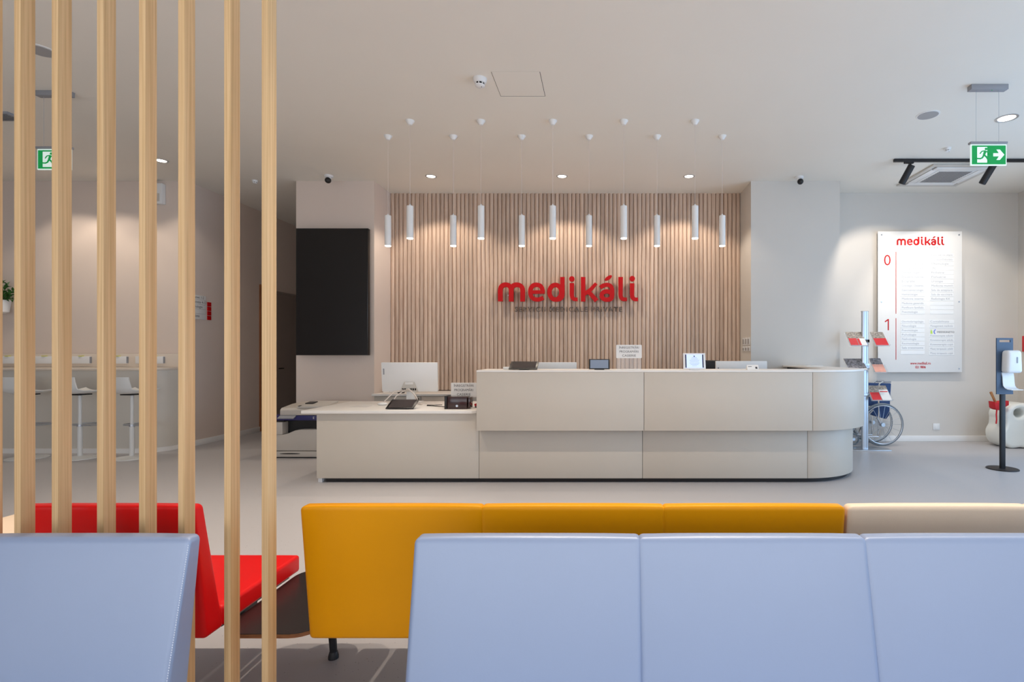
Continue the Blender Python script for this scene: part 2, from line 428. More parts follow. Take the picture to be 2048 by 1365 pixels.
# corridor doors in the left-hand side wall
d1 = thing('door_1', None, None, (-5.72, 9.3, 0), kind='structure')
m = M(); m.box(-5.73, -5.70, 8.86, 8.93, 0, 2.46)
m.build('door_frame', m_doorw, d1); M().box(-5.73, -5.715, 8.93, 10.05, 0.01, 2.36).build('door_leaf', m_door, d1)
M().box(-5.73, -5.71, 8.93, 10.05, 2.365, 2.40).build('lintel', m_door, d1)
m = M(); m.box(-5.715, -5.66, 9.42, 9.44, 1.03, 1.05).box(-5.675, -5.66, 9.30, 9.44, 1.03, 1.05); m.build('door_handle', m_blackm, d1, bevel=.003)
d2 = thing('door_2', None, None, (-5.72, 10.7, 0), kind='structure')
m = M(); m.box(-5.73, -5.705, 10.1, 10.16, 0, 2.42).box(-5.73, -5.705, 11.2, 11.26, 0, 2.42).box(-5.73, -5.705, 10.16, 11.2, 2.36, 2.42)
m.build('door_frame', m_door, d2); M().box(-5.73, -5.715, 10.16, 11.2, .01, 2.36).build('door_leaf', m_door, d2)

# ------------------------------------------------------------------ slatted screen of upright posts
PD = 1.65; k = PD/1060
scr = thing('slatted_screen', 'tall pale pine slatted screen of narrow upright posts in the left foreground', 'room divider', (-1.5, PD+.02, 0))
lefts = [-185, -112, -39, 28, 103, 193.5, 277.5, 356, 448, 523]
x0 = (lefts[0]-1204)*k; x1 = (lefts[-1]+14-1204)*k
m = M(); m.box(x0-.01, x1+.01, PD-.002, PD+.05, 0, .03); m.build('base_rail', m_blackm, scr, bevel=.003)
m = M(); m.box(x0-.01, x1+.01, PD-.002, PD+.05, CH-.03, CH); m.build('top_rail', m_blackm, scr, bevel=.003)
po = None
for px in lefts:
    x = (px-1204)*k
    if po is None:
        po = M().box(0, .0205, 0, .0435, .03, CH-.03).build('post', m_post, scr, bevel=.0012, origin=(0, 0, 0)) if False else M().box(x, x+.0205, PD, PD+.0435, .03, CH-.03).build('post', m_post, scr, bevel=.0012)
        px0 = x
    else:
        c = po.copy(); COL.objects.link(c); c.parent = scr; c.location = (x-px0, 0, 0)

# ------------------------------------------------------------------ benches
def bench(name, label, loc, rz, n, wd, mt, th=None, stitch=(), legs=(), group=None):
    """local frame: rear face of the backrests at y=0, seat towards +y, x from 0"""
    b = thing(name, label, 'bench' if n > 1 else 'chair', (0, 0, 0), group)
    for i in range(n):
        ov0 = .0045 if i > 0 else -.0012; ov1 = .0045 if i < n-1 else -.0012; cx = wd*(i+.5)+(ov1-ov0)/2; hx = wd/2+(ov0+ov1)/2; hy = .05; hz = .241
        def fb(x, y, z):
            t = (z+hz)/(2*hz); rear = .055*(1-t); front = .150-.105*t
            q = (y+hy)/(2*hy); return (cx+x, rear+q*(front-rear), .30+t*.482)
        cush = M().rbox(hx, hy, hz, .017, .006, fb).build('backrest', mt, b, sharp=60)
        def fs_(x, y, z): return (cx+x, .385+y, .342+z)
        M().rbox(hx, .25, .038, .014, .004, fs_, nin=(6, 6, 2)).build('seat', mt, b, sharp=60)
    for sx, sgn in stitch:
        m = M()
        for q in range(75):
            t = (q+.5)/75; z = .31+t*.455; y = .150-.105*((z-.30)/.482)+.0005
            y -= .008
            m.box(sx*wd*n+sgn*-.0012-.0010, sx*wd*n+sgn*-.0012+.0010, y-.0012+.0095, y+.0095, z, z+.0035)
        m.build('stitching', th, b)
    m = M(); m.box(.03, wd*n-.03, .30, .38, .262, .303); m.build('beam', m_blackm, b, bevel=.004)
    m = M(); m.box(.02, wd*n-.02, .16, .58, .293, .306); m.build('seat_pan', m_dkply, b)
    for lx in legs:
        m = M(); m.tube([(lx, .40, .265), (lx, .465, .03)], [.018, .015], 10).lathe([(.026, 0), (.026, .012), (.019, .03)], lx, .472, 14)
        m.build('leg', m_blackm, b)
    b.location = loc; b.rotation_euler = (0, 0, math.radians(rz)); return b
bench('waiting_bench', 'three-seat yellow leatherette waiting bench seen from behind', (-1.026, 1.795, 0), 0, 3, .618, m_yel, legs=(.62, 1.5))
bench('lounge_chair', 'single red leatherette seat facing the desk behind the slatted screen', (-2.0, 1.795, 0), 0, 1, .618, m_redl, legs=(.12,))
bench('waiting_bench', 'cream leatherette waiting bench right of the yellow one', (.834, 1.795, 0), 0, 3, .618, m_cream, m_thc, stitch=((0, -1),), legs=(.4, 1.5))
bench('waiting_bench', 'long pale blue leatherette bench with its backrests toward the yellow bench', (-.528+4*.634, 1.532, 0), 180, 4, .634, m_blue, legs=(.5, 2.0))
bench('lounge_chair', 'single pale blue leatherette seat at the lower left before the screen', (-1.155, 1.532, 0), 180, 1, .618, m_blue, m_thb, stitch=((0, -1),), legs=(.3,))
# small black table between red seat and yellow bench
t = thing('side_table', 'low black table with plywood edge between red seat and yellow bench', 'table', (-1.21, 2.18, 0))
def rr(x0, x1, y0, y1, r, n=6):
    out = []
    for cx, cy, a in ((x1-r, y0+r, -90), (x1-r, y1-r, 0), (x0+r, y1-r, 90), (x0+r, y0+r, 180)):
        for i in range(n+1):
            q = math.radians(a+90*i/n); out.append((cx+r*math.cos(q), cy+r*math.sin(q)))
    return out
M().prism(rr(-1.380, -1.034, 1.89, 2.46, .085), 'z', .284, .298).build('plywood_board', m_ply, t)
M().prism(rr(-1.380, -1.034, 1.89, 2.46, .085), 'z', .2982, .3005).build('tabletop', m_dkply, t)
m = M(); m.tube([(-1.152, 2.24, .284), (-1.146, 2.262, .03)], [.018, .015], 10).lathe([(.021, 0), (.021, .012), (.016, .03)], -1.146, 2.262, 14); m.build('leg', m_blackm, t)
m = M(); m.box(-1.36, -1.05, 2.2, 2.26, .258, .284); m.build('beam', m_blackm, t, bevel=.004)
# cream ottoman further left
t = thing('ottoman', 'cream upholstered ottoman behind the red seat at the left edge', 'ottoman', (-3.09, 2.86, 0))
M().rbox(.29, .30, .05, .02, .006, lambda x, y, z: (-3.09+x, 2.86+y, .33+z), nin=(5, 5, 2)).build('seat', m_cream, t, sharp=60)
M().box(-3.36, -2.82, 2.58, 3.14, .24, .285).build('base_frame', m_blackm, t, bevel=.004)
for sx in (-3.33, -2.85):
    for sy in (2.61, 3.11): M().tube([(sx, sy, .245), (sx, sy, 0)], .014, 8).build('leg', m_blackm, t)

# ------------------------------------------------------------------ reception desk
def arcpath(xa, ya, cx, cy, r, y_end, n=20):
    pts = [(cx+r*math.sin(math.radians(90*i/n)), cy-r*math.cos(math.radians(90*i/n))) for i in range(n+1)]
    return pts+[(cx+r, y_end)]
desk = thing('reception_desk', 'long white reception desk with rounded right end and raised counter', 'desk', (0, 5.8, 0))
CX = 2.067
def shell(pts, th):
    inn = []
    n = len(pts)
    for i, p in enumerate(pts):
        a = Vector(pts[max(i-1, 0)]); b = Vector(pts[min(i+1, n-1)]); t_ = (b-a).normalized(); nn = Vector((-t_.y, t_.x)); inn.append(tuple(Vector(p)+nn*th))
    return list(pts)+list(reversed(inn))
up = dict(z0=.5445, z1=1.118); lo_z0, lo_z1 = .046, .56
# raised counter band
for a, b in ((-1.231, .410), (.414, CX-.002)):
    M().box(a, b, 5.20, 5.225, up['z0'], up['z1']).build('upper_panel', m_counter, desk, bevel=.0015)
M().prism(shell([(CX+.002, 5.20)]+arcpath(0, 0, CX, 6.01, .81, 7.32)[1:], .025), 'z', up['z0'], up['z1']).build('curved_upper_panel', m_counter, desk, bevel=.0015, bang=50)
outer = [(-1.231, 5.197)]+arcpath(0, 0, CX, 6.01, .813, 7.32)
inner = [(2.50, 7.32), (2.50, 6.1)]+[(2.10+.40*math.cos(math.radians(a)), 6.1-.40*math.sin(math.radians(a))) for a in range(10, 91, 10)]+[(-1.231, 5.70)]
M().prism(outer+inner, 'z', 1.119, 1.138).build('counter_top', m_ctop, desk, bevel=.0015, bang=50)
M().box(-1.231, -1.206, 5.226, 5.70, up['z0'], up['z1']).build('end_panel', m_counter, desk, bevel=.0015)
M().prism([(-1.206, 5.24), (CX, 5.24)]+[(CX+.77*math.sin(math.radians(a)), 6.01-.77*math.cos(math.radians(a))) for a in range(5, 91, 5)]+[(2.837, 7.30), (2.55, 7.30), (2.55, 6.1)]+[(2.1+.45*math.cos(math.radians(a)), 6.1-.45*math.sin(math.radians(a))) for a in range(15, 91, 15)]+[(-1.206, 5.65)], 'z', .5455, 1.117).build('carcass', m_gapd, desk)
# lower panels
for a, b, z1 in ((-2.87, -1.239, .700), (-1.235, .405, lo_z1), (.409, CX-.002, lo_z1)):
    M().box(a, b, 5.33, 5.355, lo_z0, z1 if a < -2 else .5435).build('lower_panel', m_counter, desk, bevel=.0015)
M().prism(shell([(CX+.002, 5.33)]+arcpath(0, 0, CX, 6.05, .72, 7.3)[1:], .025), 'z', lo_z0, .5435).build('curved_lower_panel', m_counter, desk, bevel=.0015, bang=50)
M().prism([(-2.80, 5.38), (CX, 5.38)]+[(CX+.67*math.sin(math.radians(a)), 6.05-.67*math.cos(math.radians(a))) for a in range(5, 91, 5)]+[(2.737, 7.25), (2.55, 7.25), (2.55, 6.2), (2.067, 5.75), (-2.80, 5.75)], 'z', 0, .045).build('plinth', m_plinth, desk)
M().prism([(-2.84, 5.37), (CX, 5.37)]+[(CX+.68*math.sin(math.radians(a)), 6.05-.68*math.cos(math.radians(a))) for a in range(5, 91, 5)]+[(2.747, 7.28), (2.55, 7.28), (2.55, 6.2), (2.067, 5.75), (-2.84, 5.75)], 'z', .047, .540).build('lower_carcass', m_gapd, desk)
M().box(-2.87, -2.83, 5.356, 5.76, 0, .045).build('foot', m_whitep, desk, bevel=.003)
M().box(-2.87, -2.845, 5.356, 6.28, .046, .700).build('side_panel', m_counter, desk, bevel=.0015)
pl = [(-3.0, 5.28), (-1.30, 5.28), (-1.232, 5.33), (-1.232, 6.34), (-3.0, 6.34)]
M().prism(pl, 'z', .702, .732).build('low_desktop', m_ctop, desk, bevel=.004)
M().box(-1.228, 2.40, 5.72, 6.34, .702, .732).build('inner_worktop', m_ctop, desk, bevel=.002)
for sx in (-1.24, .6, 2.3): M().box(sx, sx+.025, 5.76, 6.30, 0, .70).build('support_panel', m_counter, desk)

# back credenza along the slatted wall
cr = thing('credenza', 'low white back cabinet along the slatted oak wall behind the desk', 'cabinet', (-.6, 7.5, 0))
M().box(-3.14, 2.05, 7.22, 7.875, .722, .75).build('worktop', m_ctop, cr, bevel=.003)
M().box(-3.12, 2.03, 7.27, 7.87, .05, .72).build('carcass', m_greyp, cr)
M().box(-3.10, 2.01, 7.31, 7.85, 0, .05).build('plinth', m_plinth, cr)
for i in range(8):
    a = -3.12+i*5.15/8; mm = m_bartop if i == 1 else m_counter
    d = M().box(a+.004, a+5.15/8-.004, 7.25, 7.269, .06, .715).build('cabinet_door', mm, cr, bevel=.002)
    M().box(a+.54, a+.62, 7.238, 7.25, .68, .69).build('handle', m_blackm, d, bevel=.002)

# ------------------------------------------------------------------ logo
MED = []
SW = 52
def S(pts, w0=SW, w1=None, c0=False, c1=False): return stroke(pts, w0, w1, c0, c1)
def letters():
    """pen strokes of the wordmark in drawing units (y down), one list per letter"""
    m_ = [S(spline([(231,473),(231,420),(231,352),(240,312),(264,290),(293,284),(325,291),(348,315),(355,352),(355,420),(355,475)])),
          S(spline([(355,400),(355,352),(364,312),(388,290),(418,284),(452,291),(477,315),(485,352),(485,420),(485,475)]))]
    e_ = [S([(590,368),(716,366)], 40), S(spline([(709,386),(711,345),(690,300),(645,284),(600,296),(576,335),(574,385),(590,428),(630,451),(675,450),(722,432)]), 50, 46)]
    d_ = [S(ell(858,369,68,83,60,300), 50), S(ell(858,369,68,83,-70,70), 50), S(spline([(937,196),(937,300),(937,390),(929,424),(906,446),(868,453)]), 50)]
    i_ = [ell(1045,218,31,31)[:-1], S(spline([(1045,265),(1045,340),(1045,405),(1056,436),(1080,450),(1110,450)]), 50, 40)]
    k_ = [S([(1173,196),(1173,330),(1173,475)], 50), S(spline([(1190,385),(1245,352),(1290,305),(1322,268)]), 50, 34), S(spline([(1215,352),(1255,385),(1290,425),(1326,468)]), 44, 50)]
    a_ = [S(spline([(1368,316),(1400,295),(1445,284),(1485,298),(1503,335),(1505,370),(1505,405),(1497,436),(1474,452),(1440,455)]), 44, 48), S(ell(1441,407,58,47,60,300), 48), S(ell(1441,407,58,47,-70,70), 48), ell(0,0,46,20)[:-1]]
    ca, sa = math.cos(math.radians(-33)), math.sin(math.radians(-33))
    a_[3] = [(1460+x*ca-y*sa, 207+x*sa+y*ca) for x, y in ell(0,0,48,20)[:-1]]
    l_ = [S(spline([(1600,196),(1600,300),(1600,405),(1611,436),(1635,450),(1672,450)]), 52, 40)]
    j_ = [ell(1732,215,31,31)[:-1], S(spline([(1730,268),(1730,340),(1730,405),(1742,436),(1765,450),(1798,450)]), 52, 40)]
    return [m_, e_, d_, i_, k_, a_, l_, j_]
def wordmark(parent, x, z, s, y, th, mt):
    """x,z: world place of drawing point (200,478)"""
    for lt in letters():
        m = M()
        for q, poly in enumerate(lt):
            m.prism([(x+(a-200)*s, z-(b-478)*s) for a, b in poly], 'y', y-th-.0004*q, y)
        m.build('letter', mt, parent)
lg = thing('wall_logo', 'large red medical centre wordmark mounted on the slatted oak wall', 'sign', (-.5, 7.85, 2.0))
s_ = 7.8/1060/5.689; zb = CAMH-(520+478/5.689-708)*7.8/1060; xb = (960+200/5.689-1204)*7.8/1060
wordmark(lg, xb, zb, s_, 7.83, .04, m_red)
for gx in (xb+.15, xb+.9, xb+1.5, xb+1.95): M().tube([(gx, 7.829, zb+.1), (gx, 7.885, zb+.1)], .008, 6).build('stand_off', m_chrome, lg)
m = M(); zt = CAMH-(623.5-708)*7.84/1060
put_text(m, 'SERVICII MEDICALE PRIVATE', .100, (1029-1204)*7.84/1060, 7.848, zt, width=1.59, bold=.001, space=1.25)
tl = m.build('lettering', m_greylet, lg, label='small grey capitals under the wordmark', kind='stuff')
sd = tl.modifiers.new('thick', 'SOLIDIFY'); sd.thickness = .015; sd.offset = 0
# ------------------------------------------------------------------ lamps on the ceiling
ORD = ['first', 'second', 'third', 'fourth', 'fifth', 'sixth']
def pendant(x, y):
    t = thing('pendant_lamp', '', 'pendant lamp', (x, y, CH), 'cylinder pendant lamps over the reception desk')
    M().lathe([(.045, 0), (.045, -.006), (.018, -.045)], x, y, 18, CH).build('canopy', m_white, t)
    M().tube([(x, y, CH-.045), (x, y, 2.825)], .0016, 6).build('cord', m_cable, t)
    M().lathe([(.008, 2.80), (.008, 2.83), (.004, 2.835)], x, y, 10).build('cord_grip', m_white, t)
    M().lathe([(.030, 2.485), (.0335, 2.485), (.0335, 2.812), (.031, 2.815), (.008, 2.815)], x, y, 24, caps=False).build('cylinder_shade', m_white, t)
    M().lathe([(.0305, 2.478), (.0305, 2.49)], x, y, 20).build('lamp_disc', m_lamp, t)
    spot(t, (x, y, 2.47), (x, y, 0), P_PEND, 75, .6, WARM, .03)
    return t
rows = [(5.43, [-1.967, -1.24, -.505, .223, .953], 'front row'), (5.81, [-2.346, -1.63, -.88, -.1425, .603, 1.318], 'back row')]
p0 = pendant(rows[0][1][0], rows[0][0])
for y, xx, rn in rows:
    for i, x in enumerate(xx):
        t = p0 if (rn[0] == 'f' and i == 0) else copy_tree(p0)
        t.location = (x, y, CH)
        t['label'] = 'white cylinder pendant lamp, %s from the left in the %s' % (ORD[i], ('nearer row of five' if rn[0] == 'f' else 'farther row of six'))

def downlight(x, y, label, power, target=None, angle=115, blend=.4, r=.075, col=WARM):
    t = thing('recessed_downlight', label, 'ceiling light', (x, y, CH), 'recessed ceiling downlights')
    M().lathe([(r, CH), (r, CH-.004), (r*.8, CH-.006), (r*.74, CH-.002)], x, y, 28, caps=False).build('ring', m_chrome, t)
    M().lathe([(r*.74, CH-.0035), (r*.74, CH-.0015)], x, y, 24).build('lamp_disc', m_lamp, t)
    spot(t, (x, y, CH-.02), target or (x, y, 0), power, angle, blend, col, .05)
    return t
for x, nm in ((-2.30, 'leftmost'), (-.538, 'middle'), (1.17, 'rightmost')):
    downlight(x, 7.13, 'round recessed downlight, %s of three above the slatted oak wall' % nm, P_WASH, (x, 7.75, 0), 112, .35)
downlight(-5.45, 6.55, 'recessed downlight near the corridor corner seen between the posts', P_LEFT, (-5.9, 7.2, 0), 105, .35)
downlight(-6.72, 6.6, 'recessed downlight above the bar hidden behind the second post', P_LEFT, (-6.6, 7.2, 0), 105, .35)
downlight(-7.18, 6.6, 'recessed downlight above the bar hidden behind the first post', P_LEFT, (-7.25, 7.2, 0), 105, .35)
downlight(4.10, 5.37, 'recessed downlight on the ceiling right of the exit sign', P_ROOM*.18, None, 120, .6, .1, (1, .93, .86))
for x, nm in ((-3.9, 'leftmost'), (-2.3, 'second'), (-.7, 'middle'), (.9, 'fourth'), (2.5, 'rightmost')):
    t = downlight(x, 3.45, 'recessed downlight above the yellow bench, %s of five in the row' % nm, P_ROOM*(.45 if x > 2 else 1), None, 92, 1.0)
    [c for c in t.children if c.type == 'LIGHT'][0].data.shadow_soft_size = .025
for x, nm in ((-3.3, 'leftmost'), (-.3, 'second'), (.9, 'third'), (2.1, 'rightmost')): downlight(x, 1.72, 'added unseen downlight brightening the back-to-back bench tops, %s of four' % nm, P_ROOM*.9, None, 62, 1.0)  # extra row added out of view to brighten the bench tops and seats
for x, nm in ((-2.3, 'left'), (.9, 'right')): downlight(x, .3, 'recessed downlight above the pale blue seating, %s one of two' % nm, P_ROOM*.15, None, 130, .7)

# track with two spots
tr_ = thing('track_light', 'black ceiling track with two tilted cylinder spots at the right', 'track light', (4.85, 6.5, CH))
M().box(3.58, 6.15, 6.485, 6.52, CH-.036, CH).build('track', m_blackm, tr_, bevel=.003)
for x, tg in ((3.80, (4.15, 7.87, 1.9)), (4.80, (5.05, 7.87, 1.9))):
    top = Vector((x, 6.5, CH-.075)); bot = top+Vector((-.075, .09, -.20))
    m = M(); m.box(x-.09, x+.02, 6.488, 6.518, CH-.055, CH-.036).tube([(x-.02, 6.503, CH-.05), (x, 6.5, CH-.09)], .008, 8); m.build('bracket', m_blackm, tr_)
    c = M().tube([top, bot], .040, 20).build('spot_head', m_blackm, tr_, bevel=.002)
    ax = (bot-top).normalized()
    M().tube([bot+ax*.001, bot+ax*.004], .033, 18).build('honeycomb_louvre', m_black, c)
    spot(tr_, bot+ax*.02, tg, P_TRACK, 85, .45, (1, .90, .78), .03)
# smoke detectors, hatch, speakers, cameras
def detector(x, y, label, s=1.0):
    t = thing('smoke_detector', label, 'smoke detector', (x, y, CH))
    M().lathe([(.052*s, 0), (.052*s, -.012*s), (.044*s, -.034*s), (.040*s, -.036*s)], x, y, 24, CH).build('base', m_whitep, t)
    M().lathe([(.034*s, -.036*s), (.034*s, -.050*s)], x, y, 24, CH).build('vent_ring', m_black, t)
    for q in range(8):
        a = q*PI/4; M().box(x+.034*s*math.cos(a)-.004, x+.034*s*math.cos(a)+.004, y+.034*s*math.sin(a)-.004, y+.034*s*math.sin(a)+.004, CH-.051*s, CH-.036*s).build('vent_rib', m_whitep, t)
    M().lathe([(.038*s, -.050*s), (.036*s, -.058*s), (.022*s, -.066*s)], x, y, 24, CH).build('cap', m_whitep, t)
    M().lathe([(.004, -.066*s), (.004, -.069*s)], x+.014*s, y-.01, 8, CH).build('indicator', m_black, t)
detector(-1.06, 4.60, 'white round smoke detector left of the ceiling hatch', 1.15)
detector(4.01, 6.15, 'small white detector on the ceiling above the black track', .7)
detector(-4.78, 7.30, 'small white detector on the corridor ceiling behind the screen', .7)
h = thing('ceiling_hatch', 'square flush access hatch in the ceiling above the pendant lamps', 'hatch', (-.73, 4.7, CH))
M().box(-.940, -.525, 4.49, 4.915, CH-.001, CH).build('frame_gap', m_gapd, h)
M().box(-.936, -.529, 4.485, 4.907, CH-.0025, CH-.0012).build('panel', m_ceil, h)
def cspk(x, y, label):
    t = thing('ceiling_speaker', label, 'speaker', (x, y, CH))
    M().lathe([(.105, 0), (.105, -.004), (.092, -.006)], x, y, 32, CH).build('rim', m_whitep, t)
    M().lathe([(.092, -.0062), (.091, -.0085)], x, y, 32, CH).build('grille', m_spk, t)
cspk(3.26, 5.30, 'round ceiling speaker with grey mesh left of the exit sign')
cspk(-4.42, 4.17, 'round ceiling speaker seen between the posts at the upper left')
t = thing('air_vent', 'grey rectangular ceiling vent at the far left edge', 'vent', (-6.0, 5.3, CH))
M().box(-6.3, -5.86, 5.22, 5.40, CH-.02, CH).build('frame', m_greym, t, bevel=.003)
for q in range(5): M().box(-6.27, -5.89, 5.24+.03*q, 5.255+.03*q, CH-.024, CH-.0201).build('vent_slat', m_grille, t)
def ccam(x, y, label):
    t = thing('security_camera', label, 'camera', (x, y, CH), 'dome cameras')
    M().lathe([(.055, 0), (.055, -.022), (.048, -.028)], x, y, 24, CH).build('base', m_whitep, t)
    M().tube([(x, y, CH-.02), (x+.0, y-.01, CH-.06)], .035, 14).build('housing', m_whitep, t)
    M().sphere((x+.005, y-.03, CH-.075), .04, seg=18, rings=12).build('lens_ball', m_black, t)
ccam(-3.66, 7.10, 'small ceiling camera with a black ball above the dark screen')
ccam(2.66, 7.15, 'small ceiling camera with a black ball above the right pillar')
t = thing('corridor_spotlight', 'small black ceiling spot in the dark corridor left of the pillar', 'ceiling light', (-5.3, 9.2, CH))
M().lathe([(.05, 0), (.05, -.012), (.035, -.03)], -5.25, 9.2, 18, CH).build('housing', m_blackm, t)
# air conditioning cassette
ac = thing('ceiling_cassette', 'square white air conditioning cassette with perforated grille by the track', 'air conditioner', (4.585, 7.08, CH))
def ring(m, cx, cy, a, b, z0, z1):
    m.box(cx-a, cx+a, cy-a, cy-b, z0, z1).box(cx-a, cx+a, cy+b, cy+a, z0, z1).box(cx-a, cx-b, cy-b, cy+b, z0, z1).box(cx+b, cx+a, cy-b, cy+b, z0, z1)
m = M(); ring(m, 4.585, 7.08, .42, .36, CH-.022, CH); m.build('outer_frame', m_greyp, ac, bevel=.004)
for a, b, c, d in ((-.33, .33, -.352, -.26), (-.33, .33, .26, .352), (-.352, -.26, -.255, .255), (.26, .352, -.255, .255)):
    M().box(4.585+a, 4.585+b, 7.08+c, 7.08+d, CH-.030, CH-.008).build('louvre', m_whitep, ac, bevel=.004)
M().box(4.585-.355, 4.585+.355, 7.08-.355, 7.08+.355, CH-.007, CH-.001).build('backing', m_greym, ac)
M().box(4.585-.25, 4.585+.25, 7.08-.25, 7.08+.25, CH-.028, CH-.008).build('grille_frame', m_whitep, ac, bevel=.003)
M().box(4.585-.215, 4.585+.215, 7.08-.215, 7.08+.215, CH-.030, CH-.0285).build('grille_backing', m_spk, ac)
m = M()
for i in range(22):
    for j in range(22):
        cx = 4.585-.205+i*.0195+(.0097 if j % 2 else 0); cy = 7.08-.205+j*.0195
        if cx < 4.585+.21: m.box(cx-.006, cx+.006, cy-.006, cy+.006, CH-.0312, CH-.0301)
m.build('perforations', m_grille, ac, kind='stuff')

# exit signs
def man(m, x, z, s, y):
    """running figure, doorway units 0..1"""
    P = lambda pts: [(x+a*s, z+b*s) for a, b in pts]
    def pr(poly, dy=0): m.prism(poly, 'y', y-.0012-dy, y)
    pr([(x+a, z+b) for a, b in ell(.60*s, .88*s, .085*s, .085*s, n=14)[:-1]])
    pr(P(stroke([(.58,.76),(.50,.60),(.46,.46)], .17, .15)))
    pr(P(stroke([(.56,.74),(.74,.66),(.80,.56),(.95,.56)], .07)), .0002)
    pr(P(stroke([(.52,.76),(.32,.72),(.20,.56)], .07)), .0004)
    pr(P(stroke([(.46,.50),(.62,.36),(.72,.20),(.80,.06),(.70,.0)], .11, .08)), .0006)
    pr(P(stroke([(.46,.48),(.36,.30),(.22,.24),(-.06,.26)], .11, .08)), .0008)
def exit_sign(x, y, w_, label, left=False):
    t = thing('exit_sign', label, 'exit sign', (x, y, CH))
    M().box(x-w_/2, x+w_/2, y, y+.06, CH-.045, CH).build('ceiling_box', m_greym, t, bevel=.003)
    M().lathe([(.004, 0), (.004, .003)], x+.03, y+.02, 8, CH-.048).build('indicator', m_green, t)
    for sx in (-.32*w_/.325*1.0, .30):
        M().tube([(x+sx*.325 if abs(sx) < .5 else x, y+.03, CH-.045), (x+sx*.325, y+.03, 3.19)], .0015, 6).build('wire', m_chrome, t)
    M().box(x-w_/2, x+w_/2, y+.01, y+.05, 3.165, 3.185).build('top_rail', m_greym, t, bevel=.002)
    M().box(x-w_/2+.006, x+w_/2-.002, y+.022, y+.034, 2.975, 3.165).build('panel', m_exitw, t, bevel=.002)
    gx0, gx1 = x-w_/2+.016, x+w_/2-.012; z0, z1 = 2.985, 3.152
    M().box(gx0, gx1, y+.019, y+.0215, z0, z1).build('green_face', m_green, t)
    dx0 = gx0+.045
    m = M(); m.box(dx0, dx0+.088, y+.017, y+.0188, z0+.014, z1-.014); m.build('doorway', m_exitw, t)
    m = M(); man(m, dx0-.004, z0+.016, .135, y+.0168); m.build('running_man', m_green, t)
    m = M(); ax = x+w_/2-.115; az = (z0+z1)/2
    pts = [(-.01, -.014), (.040, -.014), (.018, -.046), (.048, -.046), (.088, 0), (.048, .046), (.018, .046), (.040, .014), (-.01, .014)]
    m.prism([(ax+a, az+b) for a, b in pts], 'y', y+.016, y+.0188); m.build('arrow', m_exitw, t)
exit_sign(3.436, 4.69, .328, 'hanging green exit sign with running man and right arrow, right side')
exit_sign(-4.987, 4.80, .315, 'hanging green exit sign with running man behind the left posts')

# ------------------------------------------------------------------ dark wall display
tv = thing('wall_display', 'large dark portrait display on the left pillar', 'television', (-4.2, 7.33, 1.28))
tx0, tx1 = (592-1204)*7.2/1060, (736.5-1204)*7.2/1060; tz0, tz1 = 1.3-(711-708)*7.2/1060, 1.3+(708-457)*7.2/1060
tx0 = -4.155
M().box(tx0+.05, tx1-.05, 7.24, 7.33, tz0+.2, tz1-.2).build('wall_bracket', m_blackm, tv)
M().box(tx0, tx1, 7.195, 7.26, tz0, tz1).build('casing', m_black, tv, bevel=.004)
M().box(tx0+.012, tx1-.012, 7.1925, 7.1945, tz0+.012, tz1-.012).build('screen', m_screen, tv)
# small boxes on walls
t = thing('wall_siren', 'white box siren high on the wall behind the fourth post', 'wall box', (-6.11, 7.32, 3.3))
M().box(-6.19, -6.03, 7.26, 7.33, 3.36, 3.64).build('housing', m_whitep, t, bevel=.008)
M().box(-6.16, -6.06, 7.255, 7.259, 3.39, 3.50).build('grille', m_greyp, t, bevel=.001)
M().box(3.291, 3.33, 7.45, 7.56, 3.30, 3.60).build('wall_box', m_whitep, bevel=.006, label='narrow white box high on the side of the right pillar', cat='wall box')
sw = thing('switch_plate', 'cluster of six grey wall switches beside the right end of the slats', 'light switch', (2.055, 7.55, 1.5))
for i in range(3):
    y = 7.42+i*.135
    p = M().box(2.05, 2.06, y-.055, y+.055, 1.42, 1.53).build('switch', m_whitep, sw, bevel=.003); M().box(2.046, 2.0499, y-.03, y+.03, 1.44, 1.51).build('rocker', m_spk, p)
    p = M().box(2.05, 2.06, y-.055, y+.055, 1.335, 1.41).build('switch', m_whitep, sw, bevel=.003); M().box(2.046, 2.0499, y-.03, y+.03, 1.345, 1.385).build('rocker', m_spk, p)
so = thing('wall_socket', 'white double socket low on the grey wall under the directory board', 'socket', (4.96, 7.865, .17))
M().box(4.91, 5.01, 7.858, 7.87, .17, .265).build('plate', m_whitep, so, bevel=.003); M().box(4.93, 4.99, 7.853, 7.8575, .185, .25).build('insert', m_white, so, bevel=.002)
M().box(6.165, 6.18, 7.45, 7.78, 1.33, 1.56).build('poster', m_redp, label='small red framed notice on the right wall at the edge', cat='poster', bevel=.002)
# corridor sign
cs = thing('corridor_sign', 'white directional sign with red squares on the corridor side wall', 'sign', (-5.72, 7.6, 1.95))
M().box(-5.73, -5.722, 7.30+.05, 7.66, 1.79, 2.13).build('plate', m_print, cs, bevel=.001)
m = M()
for i, s in enumerate(['Cabinet 1-2', 'Cabinete 4-12', 'Radiologie', 'Lift', 'Toalete']): put_text(m, s, .05, -5.7215, 7.38, 2.085-i*.066, face='+x')
m.build('lettering', m_dktext, cs)
for i in range(4):
    M().box(-5.73, -5.720, 7.69, 7.76, 1.99-i*.066, 2.05-i*.066).build('red_square', m_red, cs)
# grooves
m = M()
for i in range(4): m.box(-5.7218, -5.7213, 7.36, 7.65, 2.067-i*.066, 2.069-i*.066)
m.build('divider_lines', m_greylet, cs)

